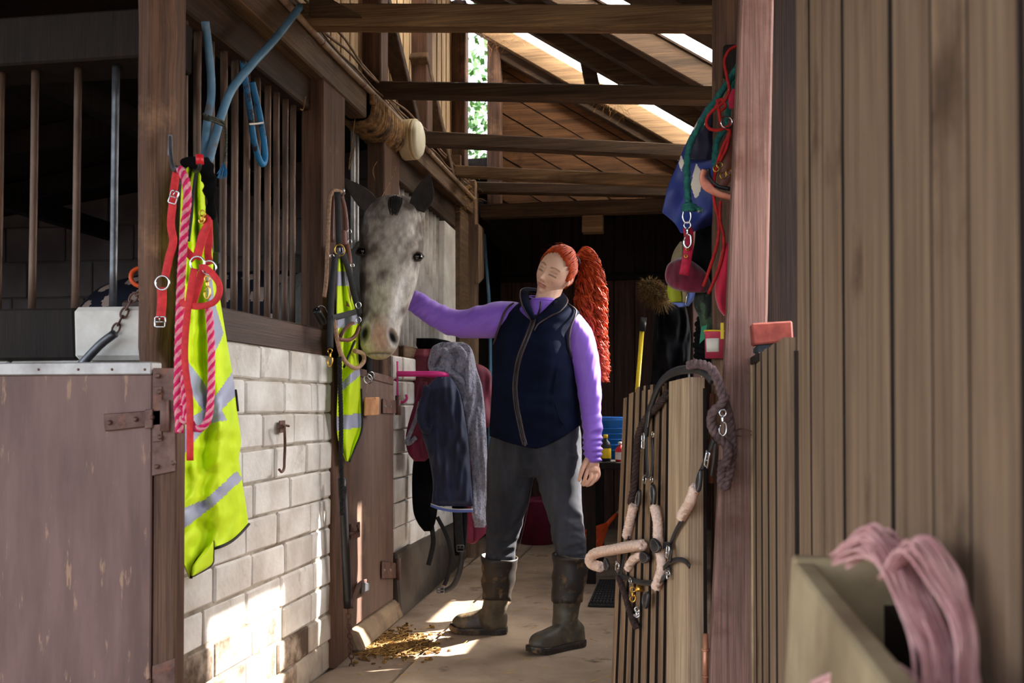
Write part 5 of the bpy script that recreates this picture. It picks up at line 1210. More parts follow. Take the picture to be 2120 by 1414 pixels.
# rusty hook latch on the white blocks
rh = thing('hook_latch', 'long rusty hook latch hanging on the white block wall', 'latch', P(588, 980, X=-1.285))
obj('plate', quadslab(MB(), PX([(577, 896), (588, 895), (588, 870), (577, 871)], -1.288), (1, 0, 0), .005), M['rust'], rh, bevel=.001)
obj('staple', MB().tube(cr(PX([(576, 884), (586, 880, .02), (598, 882, .012)], -1.28), 5), .004, 8), M['rust'], rh, smooth=True)
obj('hook', MB().tube(cr(PX([(589, 882, .012), (590, 920), (589, 950), (588, 970), (583, 977), (578, 972)], -1.27), 5), .0045, 8), M['rust'], rh, smooth=True)
# pink saddle rack with rugs ---------------------------------------------------
pr = thing('saddle_rack', 'bright pink metal saddle rack bracket on the white wall', 'rack', P(822, 825, Y=4.62))
obj('back_bar', MB().tube(cr(PY([(821, 748), (821, 790), (822, 826)], 4.60), 3), .0085, 12), M['pink_metal'], pr, smooth=True)
obj('arm', MB().tube(cr(PY([(822, 774), (860, 774), (900, 774), (920, 776, .02), (928, 778, .09), (915, 778, .22), (880, 775, .30)], 4.60), 6), .0135, 14), M['pink_metal'], pr, smooth=True)
obj('hook', MB().tube(cr(PY([(824, 826), (834, 833), (842, 826), (841, 817)], 4.60), 5), .006, 10), M['pink_metal'], pr, smooth=True)
def drape(name, tab, Y, thick, m, fold=.02, ff=.05, seed=0, par=None, n=60, seg=56, ex=.7, quilt=0, **k):
    a, b = smoothtab([(t[0], t[1]) for t in tab]), smoothtab([(t[0], t[2]) for t in tab]); dy = smoothtab([(t[0], t[3] if len(t) > 3 else 0) for t in tab]); y0, y1 = tab[0][0], tab[-1][0]; rows = []
    for i in range(n+1):
        t = i/n; py = y0+(y1-y0)*t; x0, x1 = a(py), b(py); row = []; tk = thick*min(1, .25+math.sin(math.pi*min(.5, t*3+.02))) * (1 if t < .97 else .5)
        for j in range(seg):
            an = 2*math.pi*j/seg; c, s = math.cos(an), math.sin(an); px = (x0+x1)/2+(x1-x0)/2*math.copysign(abs(c)**.8, c); d = tk*math.copysign(abs(s)**ex, s)
            if s > -.2:
                d += fold*noise.noise(Vector((px*ff+seed, py*ff*.22, seed)))+fold*.5*noise.noise(Vector((px*ff*2.2, py*ff*.5+seed, 3)))
                if quilt: d += .0035*abs(math.sin((px+py*.55)*quilt))*1+.0035*abs(math.sin((px-py*.55)*quilt))
            row.append(P(px, py, Y=Y+dy(py)-d))
        rows.append(row)
    return obj(name, MB().grid(rows, close=True, capends=True), M[m], par, smooth=True, **k)
rk = dict(group=None)
drape('horse_rug', [(722, 862, 900), (735, 850, 925), (760, 845, 1005), (800, 846, 1018), (840, 850, 1020), (880, 852, 1015), (900, 856, 985)], 4.98, .06, 'wine', .03, .05, 1, label='wine red rug hanging at the back of the pink rack', cat='rug')
mg = drape('cloth_bag', [(790, 868, 884), (820, 862, 886), (860, 850, 880), (890, 842, 890), (915, 840, 897), (940, 846, 894), (955, 858, 880)], 4.72, .035, 'maroon', .02, .06, 4, label='magenta rug end folded into a pouch at the left of the rack', cat='rug'); mg.name = 'folded_rug'
obj('fleece_lining', MB().tube(cr(PY([(870, 832), (862, 865), (850, 895), (842, 915), (848, 917), (862, 905)], 4.675), 6), .011, 10, flat=.5), M['fleece'], mg, smooth=True)
fl_ = thing('fleece_rug', 'grey sherpa fleece rug with maroon edging draped over the pink rack', 'rug', P(960, 1120, Y=4.75))
drape('fleece', [(708, 915, 958), (716, 897, 972), (735, 889, 981), (760, 886, 986), (780, 900, 992), (800, 926, 998), (850, 948, 1004), (920, 966, 1008), (1000, 974, 1010), (1060, 976, 1008), (1092, 980, 1008)], 4.70, .055, 'fleece', .04, .05, 2, fl_, n=90, seg=80)
for (q, r_) in (([(898, 752), (905, 735), (918, 728), (930, 738), (940, 752)], .020), ([(932, 728), (948, 722), (960, 735), (962, 758), (952, 770)], .018), ([(890, 765), (912, 768), (935, 772), (958, 790), (975, 830)], .016)):
    obj('fold', wrinkle(MB().tube(cr(PY(q, 4.65), 6), r_, 14, rs=lambda t: .5+.5*math.sin(math.pi*t)), .003, 90), M['fleece'], fl_, smooth=True)
obj('edging', MB().band(cr(PY([(930, 790, .02), (950, 840), (962, 900), (970, 980), (974, 1060), (973, 1124)], 4.655), 6), .030, .006, CTo), M['maroon'], fl_, smooth=True)
drape('hem', [(1086, 974, 1009), (1096, 975, 1010), (1106, 973, 1004), (1126, 972, 982)], 4.70, .02, 'maroon', .01, .08, 3, fl_, n=14)
nq = thing('quilted_rug', 'navy quilted rug with a pale hem hanging in front of the fleece', 'rug', P(935, 1060, Y=4.62))
drape('quilt', [(780, 905, 932), (800, 885, 946), (830, 875, 956), (870, 872, 963), (900, 874, 968), (940, 886, 972), (1000, 896, 976), (1048, 893, 979)], 4.62, .045, 'navy', .035, .045, 5, nq, n=90, seg=80, quilt=.12)
obj('quilt_flap', wrinkle(MB().tube(cr(PY([(888, 800), (880, 830), (874, 860), (880, 885), (896, 890)], 4.59), 6), .026, 14), .004, 40), M['navy'], nq, smooth=True)
obj('hem', MB().band(cr(PY([(892, 1046), (910, 1053), (940, 1058), (979, 1058)], 4.568), 6), .012, .005, CTo), M['light_blue'], nq, smooth=True)
obj('hem_trim', MB().tube(cr(PY([(892, 1043), (910, 1049), (940, 1054), (979, 1054)], 4.562), 6), .0022, 6), M['white_plastic'], nq, smooth=True)
bs = drape('saddle_pad', [(930, 862, 900), (960, 855, 905), (1010, 853, 905), (1060, 856, 905), (1085, 866, 900), (1100, 878, 893)], 4.80, .03, 'black_cloth', .02, .05, 7, label='black rounded saddle flap hanging under the quilted rug', cat='saddle'); bs.name = 'saddle_flap'
drape('winter_rug', [(1040, 935, 975), (1080, 938, 968), (1130, 940, 964), (1150, 942, 962)], 4.85, .03, 'black_cloth', .02, .06, 8, label='black cloth rug end hanging in shade below the navy quilt', cat='rug')
dr = drape('neck_roll', [(700, 862, 900), (706, 862, 930), (716, 862, 940), (724, 868, 930)], 5.02, .05, 'black_cloth', .02, .06, 9, n=12, label='black padded roll lying on top of the wine red rug', cat='pad')
gs = thing('girth', 'black girth straps with buckles trailing down to the floor under the rack', 'girth', P(915, 1225, Y=4.75))
strap(gs, PY([(893, 1085), (897, 1120), (892, 1150), (887, 1170)], 4.80), .024, 'black_web')
strap(gs, PY([(905, 1070), (925, 1110), (934, 1150), (928, 1190), (920, 1212)], 4.78), .020, 'black_web')
strap(gs, PY([(958, 1140), (952, 1180), (940, 1210), (924, 1222), (912, 1222)], 4.74), .026, 'black_leather')
buckle(gs, P(912, 1222, Y=4.72), .034, .026, .003, 'galv_dark'); buckle(gs, P(953, 1135, Y=4.72), .034, .03, .003, 'galv_dark')
strap(gs, PY([(948, 1060), (950, 1100), (952, 1135)], 4.76), .040, 'black_web')
# lamp on the beam -------------------------------------------------------------
lm = thing('bulkhead_lamp', 'cream oval bulkhead lamp fixed to the beam above the horse', 'lamp', P(852, 290, X=-1.27))
ax = Vector((.995, -.12, 0)).normalized(); c = P(838, 290, X=-1.315)
def oval(mb, prof, c, ax, sy=1.5): 
    u = Vector((-ax.y, ax.x, 0)); rows = []
    for r, h in prof: rows.append([c+ax*h+(u*math.cos(2*math.pi*j/40)*math.copysign(1, 1)*r+Vector((0, 0, 1))*math.sin(2*math.pi*j/40)*r*sy) for j in range(40)])
    return mb.grid(rows, close=True, capends=True)
sc_y = 1.25
base = obj('base', oval(MB(), [(.075, -.01), (.080, 0), (.080, .045), (.076, .052)], c, ax, sc_y), M['lamp_cream'], lm, smooth=False, bevel=.003)
obj('diffuser', oval(MB(), [(.073, .05), (.073, .070), (.066, .082), (.05, .090), (.001, .093)], c, ax, sc_y), M['lamp_glass'], lm, smooth=True)
obj('rim', oval(MB(), [(.078, .050), (.080, .058), (.078, .066), (.070, .066)], c, ax, sc_y), M['lamp_cream'], lm, smooth=True)
obj('cable_boss', MB().ring(c+ax*.02+Vector((.27, -.96, 0))*.078, (.3, -1, 0), .009, .003, 16, 6), M['lamp_cream'], base, smooth=True)
# conduit, cables, coil round the beam -------------------------------------------
cd = thing('conduit', 'dusty grey electrical conduit pipe clipped along the left beam', 'pipe', (XU+.06, 3.2, 2.36))
obj('pipe', MB().tube(cr([(XU+.062, 2.3, 2.37), (XU+.062, 3.0, 2.375), (XU+.06, 3.8, 2.365), (XU+.062, 4.3, 2.37), (XU+.062, 4.62, 2.37)], 6), .0125, 12), M['conduit'], cd, smooth=True)
obj('pipe', MB().tube(cr([(XU+.062, 4.80, 2.37), (XU+.06, 5.5, 2.365), (XU+.06, 6.4, 2.36)], 6), .0125, 12), M['conduit'], cd, smooth=True)
for y in (3.05, 3.55, 4.05, 5.2): obj('clip', MB().ring((XU+.058, y, 2.368), (0, 1, 0), .014, .003, 14, 6), M['rust'], cd, smooth=True)
for k, (zz, xx, lab) in enumerate(((2.415, XU+.05, 'thin pale cable sagging along just above the conduit'), (2.455, XU+.035, 'middle brown cable clipped along the top plate'), (2.475, XU+.04, 'uppermost brown cable along the foot of the slats'))):
    pts = [(xx+.006*math.sin(y*5+k), y, zz+.012*math.sin(y*4.3+k*2)+.006*math.sin(y*13+k)) for y in np.linspace(2.35, 6.35, 46)]
    obj('cable', MB().tube([Vector(p) for p in pts], .0055 if k else .0045, 6), M['cable'], smooth=True, label=lab, cat='cable')
co = MB(); pts = []
nt_ = 24
for i in range(nt_*16+1):
    a = 2*math.pi*i/16; y = 4.16+.50*i/(nt_*16); r = 1+.10*noise.noise(Vector((y*20, a*.1, 2)))
    cx_ = math.cos(a); cz = math.sin(a); pts.append(Vector((XU-.005+.072*r*math.copysign(abs(cx_)**.7, cx_), y+.02*cz, 2.315+.085*r*math.copysign(abs(cz)**.7, cz))))
co.tube(pts, .0125, 6)
obj('rope_coil', co, M['jute'], smooth=True, label='thick jute rope wound tightly round the beam beside the lamp', cat='rope')
# wispy hay and cobweb on the beam ends
mb = MB()
for i in range(160):
    px = random.choice([random.gauss(965, 16), random.gauss(950, 20), random.gauss(1010, 30), random.gauss(1270, 20)]); py = {0: 0}.get(1, 0)
    if px > 1150: py = random.gauss(215, 8)+(px-1270)*.5; Y_ = 6.3
    elif px > 990: py = random.gauss(85, 8); Y_ = 6.35
    else: py = random.gauss(395, 26); Y_ = 6.1
    p = P(px, py, Y=Y_); d = Vector((random.uniform(-1, 1), random.uniform(-.3, .3), random.uniform(-1, .4))).normalized()*random.uniform(.03, .09)
    mb.tube([p, p+d*.5+Vector((0, 0, .012)), p+d], .0011, 3)
obj('hay_wisps', mb, M['straw'], kind='stuff', label='wisps of hay caught on the beam ends and rafters', cat='hay')
mb = MB()
for (q) in ([(735, 245), (728, 300), (722, 352), (735, 300)], [(780, 335), (772, 352), (776, 372)], [(633, 200), (628, 226), (622, 226)], [(820, 345), (806, 380), (788, 412)]):
    mb.tube(cr(PX(q, -1.30), 5), .0022, 4)
obj('hanging_string', mb, M['jute'], kind='stuff', label='loose fibres of string hanging off the left beam', cat='string')
# straw and dung on the floor ------------------------------------------------------
mb = MB()
for i in range(900):
    u = random.gauss(0, 1); v = random.gauss(0, 1); p = P(800+u*42, 1332+v*13, Z=0)
    if p.x < -1.28: continue
    s = random.uniform(.004, .013); mb.box(p+Vector((0, 0, s*.3)), (s*2, s*1.3, s*.9), Matrix.Rotation(random.uniform(0, 3), 3, 'Z'), j=s*.3)
obj('dung_crumbs', mb, M['dung'], kind='stuff', label='crumbled dung and bedding scattered before the horse door', cat='droppings')
mb = MB()
for i in range(420):
    if i < 300: p = P(805+random.gauss(0, 48), 1335+random.gauss(0, 15), Z=.008)
    else: p = Vector((random.uniform(-1.25, .3), random.uniform(3.5, 7), .003))
    if p.x < -1.28: continue
    a = random.uniform(0, 3.14); L = random.uniform(.015, .045); d = Vector((math.cos(a), math.sin(a), random.uniform(0, .25)))*L; mb.tube([p, p+d], .0012, 3)
obj('straw', mb, M['straw'], kind='stuff', label='short pieces of straw lying on the concrete', cat='straw')
# ================================================================== GATE, TACK, BACK ROOM, RIGHT FOREGROUND
def Yg(px): return 2.74+(1440-px)/150*.56
gt = thing('gate', 'weathered slatted wooden gate standing ajar with a halter over its top', 'gate', P(1440, 1400, Y=2.78))
A, B = P(1291, 805, Y=3.32), P(1441, 783, Y=2.76); A.z = 1.045; B.z = 1.078
dv = Vector((B.x-A.x, B.y-A.y, 0)); Lg = dv.length; dv.normalize(); nv = Vector((dv.y, -dv.x, 0)); nv = nv if nv.y < 0 else -nv
def slatg(u0, u1, dep, m, th=.02, dz=0):
    a, b = A+dv*u0, A+dv*u1; sh = -.045*(1-(u0/Lg))            # the gate leans outward at the foot
    q = []
    for z0 in (.03, None):
        for p, k in ((a, 0), (b, 0), (b, 1), (a, 1)):
            z = z0 if z0 is not None else A.z+(B.z-A.z)*((p-A).length/Lg)+dz
            q.append(Vector((p.x, p.y, z))+nv*(dep if not k else dep-th)+(Vector((sh, 0, 0)) if z0 else Vector((0, 0, 0))))
    return obj('slat', MB().hexa(q, side=(3, 5) if m == 'gate_slat' else None), [M[m], M['post_dark']] if m == 'gate_slat' else M[m], gt)  # dark slat sides paint the shade between the slats
u = 0; k = 0; Wg = Lg*.74
while u < Wg-.01:
    wd = (.030, .024, .034)[k % 3]; slatg(u, min(u+wd-.006, Wg-.006), .005 if k % 2 else 0, 'gate_slat', dz=random.uniform(-.012, .008) if u > .04 else -.02); u += wd; k += 1
slatg(Wg, Wg+Lg*.10, .016, 'gate_light'); slatg(Wg+Lg*.105, Lg, .020, 'gate_light', .045)
obj('backing', MB().hexa([A-nv*.02+Vector((-.04, 0, -1.0)), B-nv*.02-Vector((0, 0, 1.03)), B-nv*.03-Vector((0, 0, 1.03)), A-nv*.03+Vector((-.04, 0, -1.0)), A-nv*.02-Vector((0, 0, .03)), B-nv*.02-Vector((0, 0, .03)), B-nv*.03-Vector((0, 0, .03)), A-nv*.03-Vector((0, 0, .03))]), M['post_dark'], gt)
obj('rail_end', quadslab(MB(), [P(1436, 909, Y=2.86), P(1470, 909, Y=2.86), P(1470, 846, Y=2.86), P(1436, 845, Y=2.86)], (0, 1, 0), .05), M['green_wood'], gt, bevel=.003)
obj('rail_end', quadslab(MB(), [P(1416, 1440, Y=2.80), P(1449, 1440, Y=2.80), P(1449, 1338, Y=2.80), P(1418, 1329, Y=2.80)], (0, 1, 0), .05), M['green_wood'], gt, bevel=.006)
o = obj('steel_rod', MB().tube([P(1447, 1000, Y=2.90), P(1430, 1330, Y=2.90)], .0085, 12), M['chrome'], smooth=True, label='thin shiny steel rod upright between the gate and the pink post', cat='rod')
gp_ = thing('gate_hinge', 'pinkish painted hinge pin at the foot of the big post', 'bolt', P(1461, 1440, Y=2.7))
obj('pin', MB().tube([P(1460, 1440, Y=2.70), P(1461, 1312, Y=2.70)], .0075, 12), M['copper'], gp_, smooth=True)  # pinkish hinge by the post foot: pin with two collars
for yy in (1345, 1400): obj('collar', MB().ring(P(1461, yy, Y=2.70), (0, 0, 1), .0085, .003, 14, 6), M['copper'], gp_, smooth=True)
obj('drop_rod', MB().tube([P(1476, 815, Y=2.86), P(1474, 850, Y=2.86), P(1472, 1000, Y=2.86)], .008, 12), M['copper'], smooth=True, label='coppery brown rod end standing behind the gate top', cat='rod')
# ---- leather and rope halter on the gate
hg = thing('halter', 'black leather and pale peach rope halter hung over the slatted gate', 'halter', P(1330, 1300, Y=3.0))
def g5(pts, o=0): return [P(1180+a[0]/2.0375, 720+a[1]/2.0375, Y=Yg(1180+a[0]/2.0375)-.085+o+(a[2] if len(a) > 2 else 0)) for a in pts]
NG = (nv+Vector((0, 0, .1))).normalized()
strap(hg, g5([(320, 372), (328, 300), (345, 235), (385, 145), (440, 102), (520, 90, .02), (570, 105, .05), (600, 140, .08)]), .024, 'black_leather', 'crownpiece', t=.012, up=NG)
obj('stitching', MB().tube(cr(g5([(328, 335), (338, 260), (360, 190), (395, 140), (440, 112), (520, 102, .02)], -.009), 8), .0012, 4), M['galv'], hg)
strap(hg, g5([(322, 372), (322, 440), (325, 500), (330, 550)]), .018, 'black_leather', up=NG); strap(hg, g5([(345, 380), (350, 450), (345, 520), (340, 555)]), .014, 'black_leather', up=NG)
def leaf(c, ang, L, W, m='black_leather', o=0, par=hg):
    L *= 1.25; W *= 1.25
    c = g5([c], o-.012)[0]; u = (dv*math.cos(ang)+CUp*math.sin(ang)); v = (dv*-math.sin(ang)+CUp*math.cos(ang)); mb = MB()
    rim = [(math.cos(a)*L*(1 if math.cos(a) < 0 else 1), math.sin(a)*W*(.45+.55*math.cos((a if a < math.pi else a-2*math.pi)*.5)) if False else math.sin(a)*W*(1-.25*math.cos(a))) for a in [2*math.pi*i/24 for i in range(24)]]
    rows = [[c+(u*x+v*y)*k+nv*h for x, y in rim] for k, h in ((.98, -.003), (1, 0), (.97, .003), (.75, .0035), (.70, .0045), (.3, .0055), (.02, .006))]
    mb.grid(rows, close=True, capends=True); o_ = obj('keeper', mb, M[m], par, smooth=True)
    obj('stitching', MB().tube([c+(u*x+v*y)*.82+nv*.0045 for x, y in rim+rim[:1]], .0007, 4), M['galv'], o_)
leaf((290, 635), 1.15, .024, .013); leaf((352, 620), -1.35, .026, .0145); leaf((545, 560), 1.2, .026, .012); leaf((362, 836), 0.0, .034, .0165, o=-.06); leaf((315, 885), .1, .034, .014); leaf((155, 915), -.1, .022, .0165, o=-.055); leaf((322, 1062), .8, .027, .0165, o=-.02)
def rp_(pts, r=.0085, o=0, m='rope_peach'): 
    q = cr(g5(pts, o), 8); b = MB(); b.tube(q, r, 12); wrinkle(b, .0004, 160); ob = obj('rope', b, M[m], hg, smooth=True)
    w_ = MB(); L = sum((b_-a_).length for a_, b_ in zip(q, q[1:])); w_.rope(q, r*1.80, .030, 8, (0,)*8, 4); obj('braid', w_, M[m], ob, smooth=True, kind='stuff')
rp_([(268, 668), (255, 720), (238, 795)]); rp_([(358, 670), (370, 730), (372, 800), (385, 880), (385, 940), (362, 1010)]); rp_([(528, 590), (505, 650), (470, 715)])
rp_([(305, 832), (250, 838), (180, 852), (110, 866), (84, 888), (92, 912), (130, 925)], .0098, -.05); rp_([(300, 875), (265, 895), (245, 930)], .008, .01)
strap(hg, g5([(245, 790), (235, 850), (225, 900), (215, 950)]), .018, 'black_leather', up=NG); strap(hg, g5([(475, 722), (450, 765), (430, 810), (418, 850)]), .016, 'black_leather', up=NG)
strap(hg, g5([(195, 955), (250, 975), (310, 992), (370, 985), (405, 960), (420, 925)]), .017, 'black_leather', up=NG, t=.005); strap(hg, g5([(395, 930), (420, 905), (455, 893), (485, 900), (505, 922)], -.02), .014, 'black_leather', up=NG, t=.004)
strap(hg, g5([(605, 385, .02), (590, 430, .02), (560, 500, .01), (548, 530)]), .016, 'black_leather', up=NG); strap(hg, g5([(612, 400, .02), (606, 470, .02), (595, 540, .02)]), .013, 'black_leather', up=NG)
obj('strap_tip', MB().band(cr(g5([(395, 835), (415, 835), (425, 860), (420, 900)], -.03), 5), .020, .005, NG), M['black_leather'], hg, smooth=True)
def gbuck(c, w_, h, rot, m='chrome', o=-.01):
    c = g5([c], o)[0]; mb = MB(); u = dv*math.cos(rot)+CUp*math.sin(rot); v = CUp*math.cos(rot)-dv*math.sin(rot); q = [c+u*a*w_/2+v*b*h/2 for a, b in ((-1, -1), (-1, 1), (1, 1), (1, -1), (-1, -1))]
    mb.tube(q, .0022, 8, cap=False); mb.tube([c-u*w_/2, c+u*w_/2+nv*.003], .0018, 6); mb.tube([c, c+v*h/2+nv*.004], .0016, 6); obj('buckle', mb, M[m], hg, smooth=True)
gbuck((308, 392), .022, .046, .05, o=-.02); gbuck((412, 862), .018, .034, -.15, o=-.04); gbuck((200, 925), .030, .030, -.2, o=-.02); gbuck((415, 958), .026, .020, .3); gbuck((578, 470), .018, .040, -.35)
for c_, r_ in (((315, 555), .0125), ((345, 555), .009), ((285, 1108), .016), ((255, 985), .010), ((350, 365), .008)): obj('ring', MB().ring(g5([c_], -.015)[0], nv, r_, .0022, 20, 8), M['chrome'], hg, smooth=True)
snap(hg, g5([(265, 1010)], -.03)[0], .045, 'brass', 1.2); snap(hg, g5([(282, 1095)], -.035)[0], .030, 'chrome', 1.1)
obj('bell', MB().lathe([(.002, .012), (.010, .008), (.011, 0), (.014, -.008), (.002, -.008)], g5([(292, 1015)], 0)[0], (0, 0, 1), 16), M['brass'], hg, smooth=True)
obj('lead_rope', MB().rope(cr(g5([(205, 968, -.01), (225, 1020, -.02), (245, 1085, -.02), (262, 1140, -.02), (280, 1178, -.02), (272, 1150, .0)]), 6), .0105, .034, 3, (0, 0, 0), 6), M['rope_brown_dark'], hg, smooth=True, label='dark brown twisted rope end clipped to the chin of the halter')
ob_ = obj('lead_rope', MB().rope(cr(g5([(415, 190, .05), (370, 245, .03), (320, 300, .02), (288, 370, .01), (280, 470, .0), (272, 570, 0), (255, 655, 0)]), 6), .0115, .042, 3, (0, 0, 0), 6), M['rope_brown_dark'], smooth=True, label='dark brown twisted rope hanging down the gate behind the halter strap', cat='rope')
fr_ = thing('lead_rope', 'fluffy mauve brown twisted rope looped between the gate and the pink post', 'rope', P(1500, 1010, Y=2.72))
def g7(pts, Y=2.72): return [P(1180+a[0]/2.0375, 720+a[1]/2.0375, Y=Y+(a[2] if len(a) > 2 else 0)) for a in pts]
obj('strand', MB().rope(cr(g7([(500, 75, .06), (540, 68, .03), (590, 85), (622, 135), (645, 205), (668, 280), (682, 370), (684, 450), (672, 530), (652, 590), (640, 560), (645, 480)], 2.60), 7), .0125, .046, 3, (0, 0, 0), 7), M['rope_brown'], fr_, smooth=True)
obj('strand', MB().rope(cr(g7([(655, 200), (635, 245), (605, 270), (596, 320), (618, 370), (645, 395), (668, 430), (655, 500)], 2.57), 7), .0125, .046, 3, (0, 0, 0), 7), M['rope_brown'], fr_, smooth=True)
snap(fr_, g7([(645, 262)], 2.56)[0], .065, 'chrome', 1.3)
# ---- tack hanging beside the pink post
def t8(pts, Y=3.0): return [P(1300+a[0]/2.08, 80+a[1]/2.08, Y=Y+(a[2] if len(a) > 2 else 0)) for a in pts]
g_ = thing('lead_rope', 'thick dark green braided rope with a steel snap hanging beside the pink post', 'rope', P(1425, 520, Y=2.95))
obj('rope', wrinkle(MB().tube(cr(t8([(478, 110), (430, 190), (360, 290), (300, 390), (262, 470), (254, 560), (256, 650), (262, 722)], 2.93), 8), .0098, 14), .0025, 130), M['rope_green'], g_, smooth=True)
obj('rope', wrinkle(MB().tube(cr(t8([(475, 150, .03), (440, 260), (425, 360), (385, 440), (376, 520), (378, 560)], 2.97), 8), .0098, 14), .0025, 130), M['rope_green'], g_, smooth=True)
for k in range(3): obj('knot', wrinkle(MB().tube(cr(t8([(240, 722+k*8), (262, 714+k*9, -.015), (290, 722+k*7, -.005), (318, 736+k*3)][:4 if k == 1 else 3], 2.93), 6), .0075, 12), .0015, 130), M['rope_green'], g_, smooth=True)
obj('end_cap', MB().tube(t8([(300, 738), (322, 738)], 2.93), .0075, 10), M['galv'], g_, smooth=True)
obj('shackle', MB().tube(cr(t8([(240, 738), (236, 768), (245, 790), (262, 792), (271, 768), (268, 742)], 2.93), 5), .0030, 8), M['chrome'], g_, smooth=True); snap(g_, t8([(256, 790)], 2.93)[0], .075, 'chrome', 1.5)
r_ = thing('cord_halter', 'red flecked cord halter with knotted loops beside the pink post', 'halter', P(1460, 610, Y=2.9))
for q in ([(474, 28), (435, 52), (416, 100), (428, 170), (436, 225), (410, 275), (360, 315), (338, 355), (352, 388), (400, 392), (445, 368), (458, 350)],
          [(385, 262), (395, 330), (405, 375), (440, 400), (412, 460), (385, 540), (370, 620), (372, 700), (392, 790), (385, 880), (362, 960), (325, 1068)],
          [(375, 300), (400, 262), (420, 290), (400, 312)], [(398, 700), (396, 780), (412, 850), (408, 930), (380, 1020), (346, 1100)], [(440, 395), (425, 470), (395, 530)]):
    obj('cord', MB().tube(cr(t8(q, 2.88), 7), .0047, 8), M['rope_red'], r_, smooth=True)
bgm = thing('rug_bag', 'blue plastic bag with cream diamond print hanging behind the green rope', 'bag', P(1440, 480, Y=3.1))
Lb = [(222, 1462), (260, 1440), (300, 1420), (340, 1403), (380, 1386), (420, 1375), (440, 1371), (482, 1371)]; Rb = [(222, 1500), (300, 1512), (400, 1512), (440, 1505), (460, 1480), (482, 1455)]
hb_ = lambda u: 440+42*min(1, u*2.2)-30*max(0, u-.7)*2
def dia(cx, cy, w_, h): return [(cx, cy-h), (cx+w_, cy), (cx, cy+h), (cx-w_, cy)]
bm2, _ = sheet(Lb, Rb, None, 70, 130, lambda u, t, px, py: .03*math.sin(u*3.1)+.018*math.sin(u*9+t*2)*t+.014*noise.noise(Vector((px*.03, py*.02, 4))), [[(1441, 338), (1449, 350), (1457, 373), (1447, 405), (1440, 412), (1431, 385), (1436, 355)], dia(1411, 338, 6, 16), [(1437, 250), (1460, 240), (1462, 262), (1437, 272)], dia(1478, 300, 6, 18), dia(1476, 250, 8, 10)], Y=3.08, hem=hb_)
bmf = obj('bag', bm2, [M['blue_bag'], M['cream_print']], bgm, smooth=True, solid=.004)
bm3, _ = sheet([(225, 1462), (262, 1442), (330, 1424)], [(225, 1500), (330, 1490)], None, 20, 40, lambda u, t, px, py: .045+.01*math.sin(u*6)+.01*noise.noise(Vector((px*.05, py*.03, 4))), [[(1437, 252), (1458, 243), (1460, 258), (1437, 266)]], Y=3.08)
obj('flap', bm3, [M['dark_navy_bag'], M['cream_print']], bgm, smooth=True, solid=.003)
nb_ = thing('noseband', 'brown leather headcollar with a padded pink noseband and brass fittings', 'headcollar', P(1490, 400, Y=2.85)); nb_.name = 'headcollar'
obj('noseband', MB().band(cr(t8([(330, 568), (322, 600), (345, 640), (390, 668), (440, 682), (470, 688)], 2.85), 7), .026, .012, (0, .15, 1)), M['pink_leather'], nb_, smooth=True)
strap(nb_, t8([(345, 560, .01), (352, 600, .02), (385, 635, .02), (440, 648, .02)], 2.86), .012, 'black_leather', up=(0, .2, 1), t=.01)
strap(nb_, t8([(455, 350), (440, 450), (425, 540), (420, 610)], 2.90), .028, 'brown_leather', up=CTo); strap(nb_, t8([(470, 560), (430, 600), (400, 640)], 2.89), .024, 'brown_leather', up=CTo)
for c_ in ((380, 560), (410, 590), (395, 545), (435, 575)): obj('buckle', MB().ring(t8([c_], 2.84)[0], CTo, .0085, .0018, 12, 6), M['brass'], nb_, smooth=True)
obj('ring', MB().ring(t8([(425, 360)], 2.85)[0], CTo, .016, .0025, 20, 8), M['chrome'], nb_, smooth=True)
cs_ = thing('crimson_strap', 'crimson webbing strap with two brass eyelets under the green rope snap', 'strap', P(1415, 570, Y=2.9)); cs_.name = 'collar_strap'
strap(cs_, t8([(258, 815), (262, 870), (255, 940), (240, 1018)], 2.95), .028, 'crimson_web', up=CTo)
for c_ in ((256, 905), (250, 937)): obj('eyelet', MB().ring(t8([c_], 2.945)[0], CTo, .0045, .0018, 14, 6), M['brass'], cs_, smooth=True)
strap(thing('strap_end', 'short crimson webbing buckle end close against the pink post above the bag', 'strap', P(1512, 225, Y=2.86)), t8([(455, 300), (450, 260), (468, 222)], 2.86), .024, 'crimson_web', up=CTo)
mf_ = drape('felt_bag', [(533, 1405, 1420), (545, 1385, 1440), (560, 1378, 1458), (575, 1377, 1468), (590, 1383, 1472), (600, 1398, 1470), (606, 1425, 1462)], 3.12, .06, 'maroon_felt', .02, .05, 3, n=26, label='dark maroon felt saddle cloth bunched behind the crimson strap', cat='cloth'); mf_.name = 'saddle_cloth'
dd = drape('x', [(472, 1440, 1490), (500, 1438, 1500), (540, 1432, 1505), (580, 1438, 1500), (600, 1450, 1490)], 3.2, .05, 'black_cloth', .02, .05, 6, n=24, label='black padded cloth hanging between the blue bag and the maroon cloth', cat='cloth'); dd.name = 'black_pad'
kk = drape('x', [(500, 1408, 1416), (520, 1395, 1418), (545, 1388, 1420), (560, 1386, 1420)], 3.3, .03, 'khaki', .01, .05, 6, n=16, label='khaki canvas corner peeping out above the maroon cloth', cat='cloth'); kk.name = 'canvas_bag'
cc = drape('x', [(500, 1500, 1512), (530, 1491, 1514), (570, 1482, 1514), (610, 1480, 1512), (640, 1488, 1508), (654, 1498, 1508)], 2.92, .04, 'crimson_cloth', .01, .04, 2, n=30, label='bright crimson fleece pad curving out from behind the pink post', cat='pad'); cc.name = 'fleece_pad'
lbg = thing('grooming_bag', 'lime and pale blue zipped bag hanging below the maroon cloth', 'bag', P(1410, 633, Y=3.5))
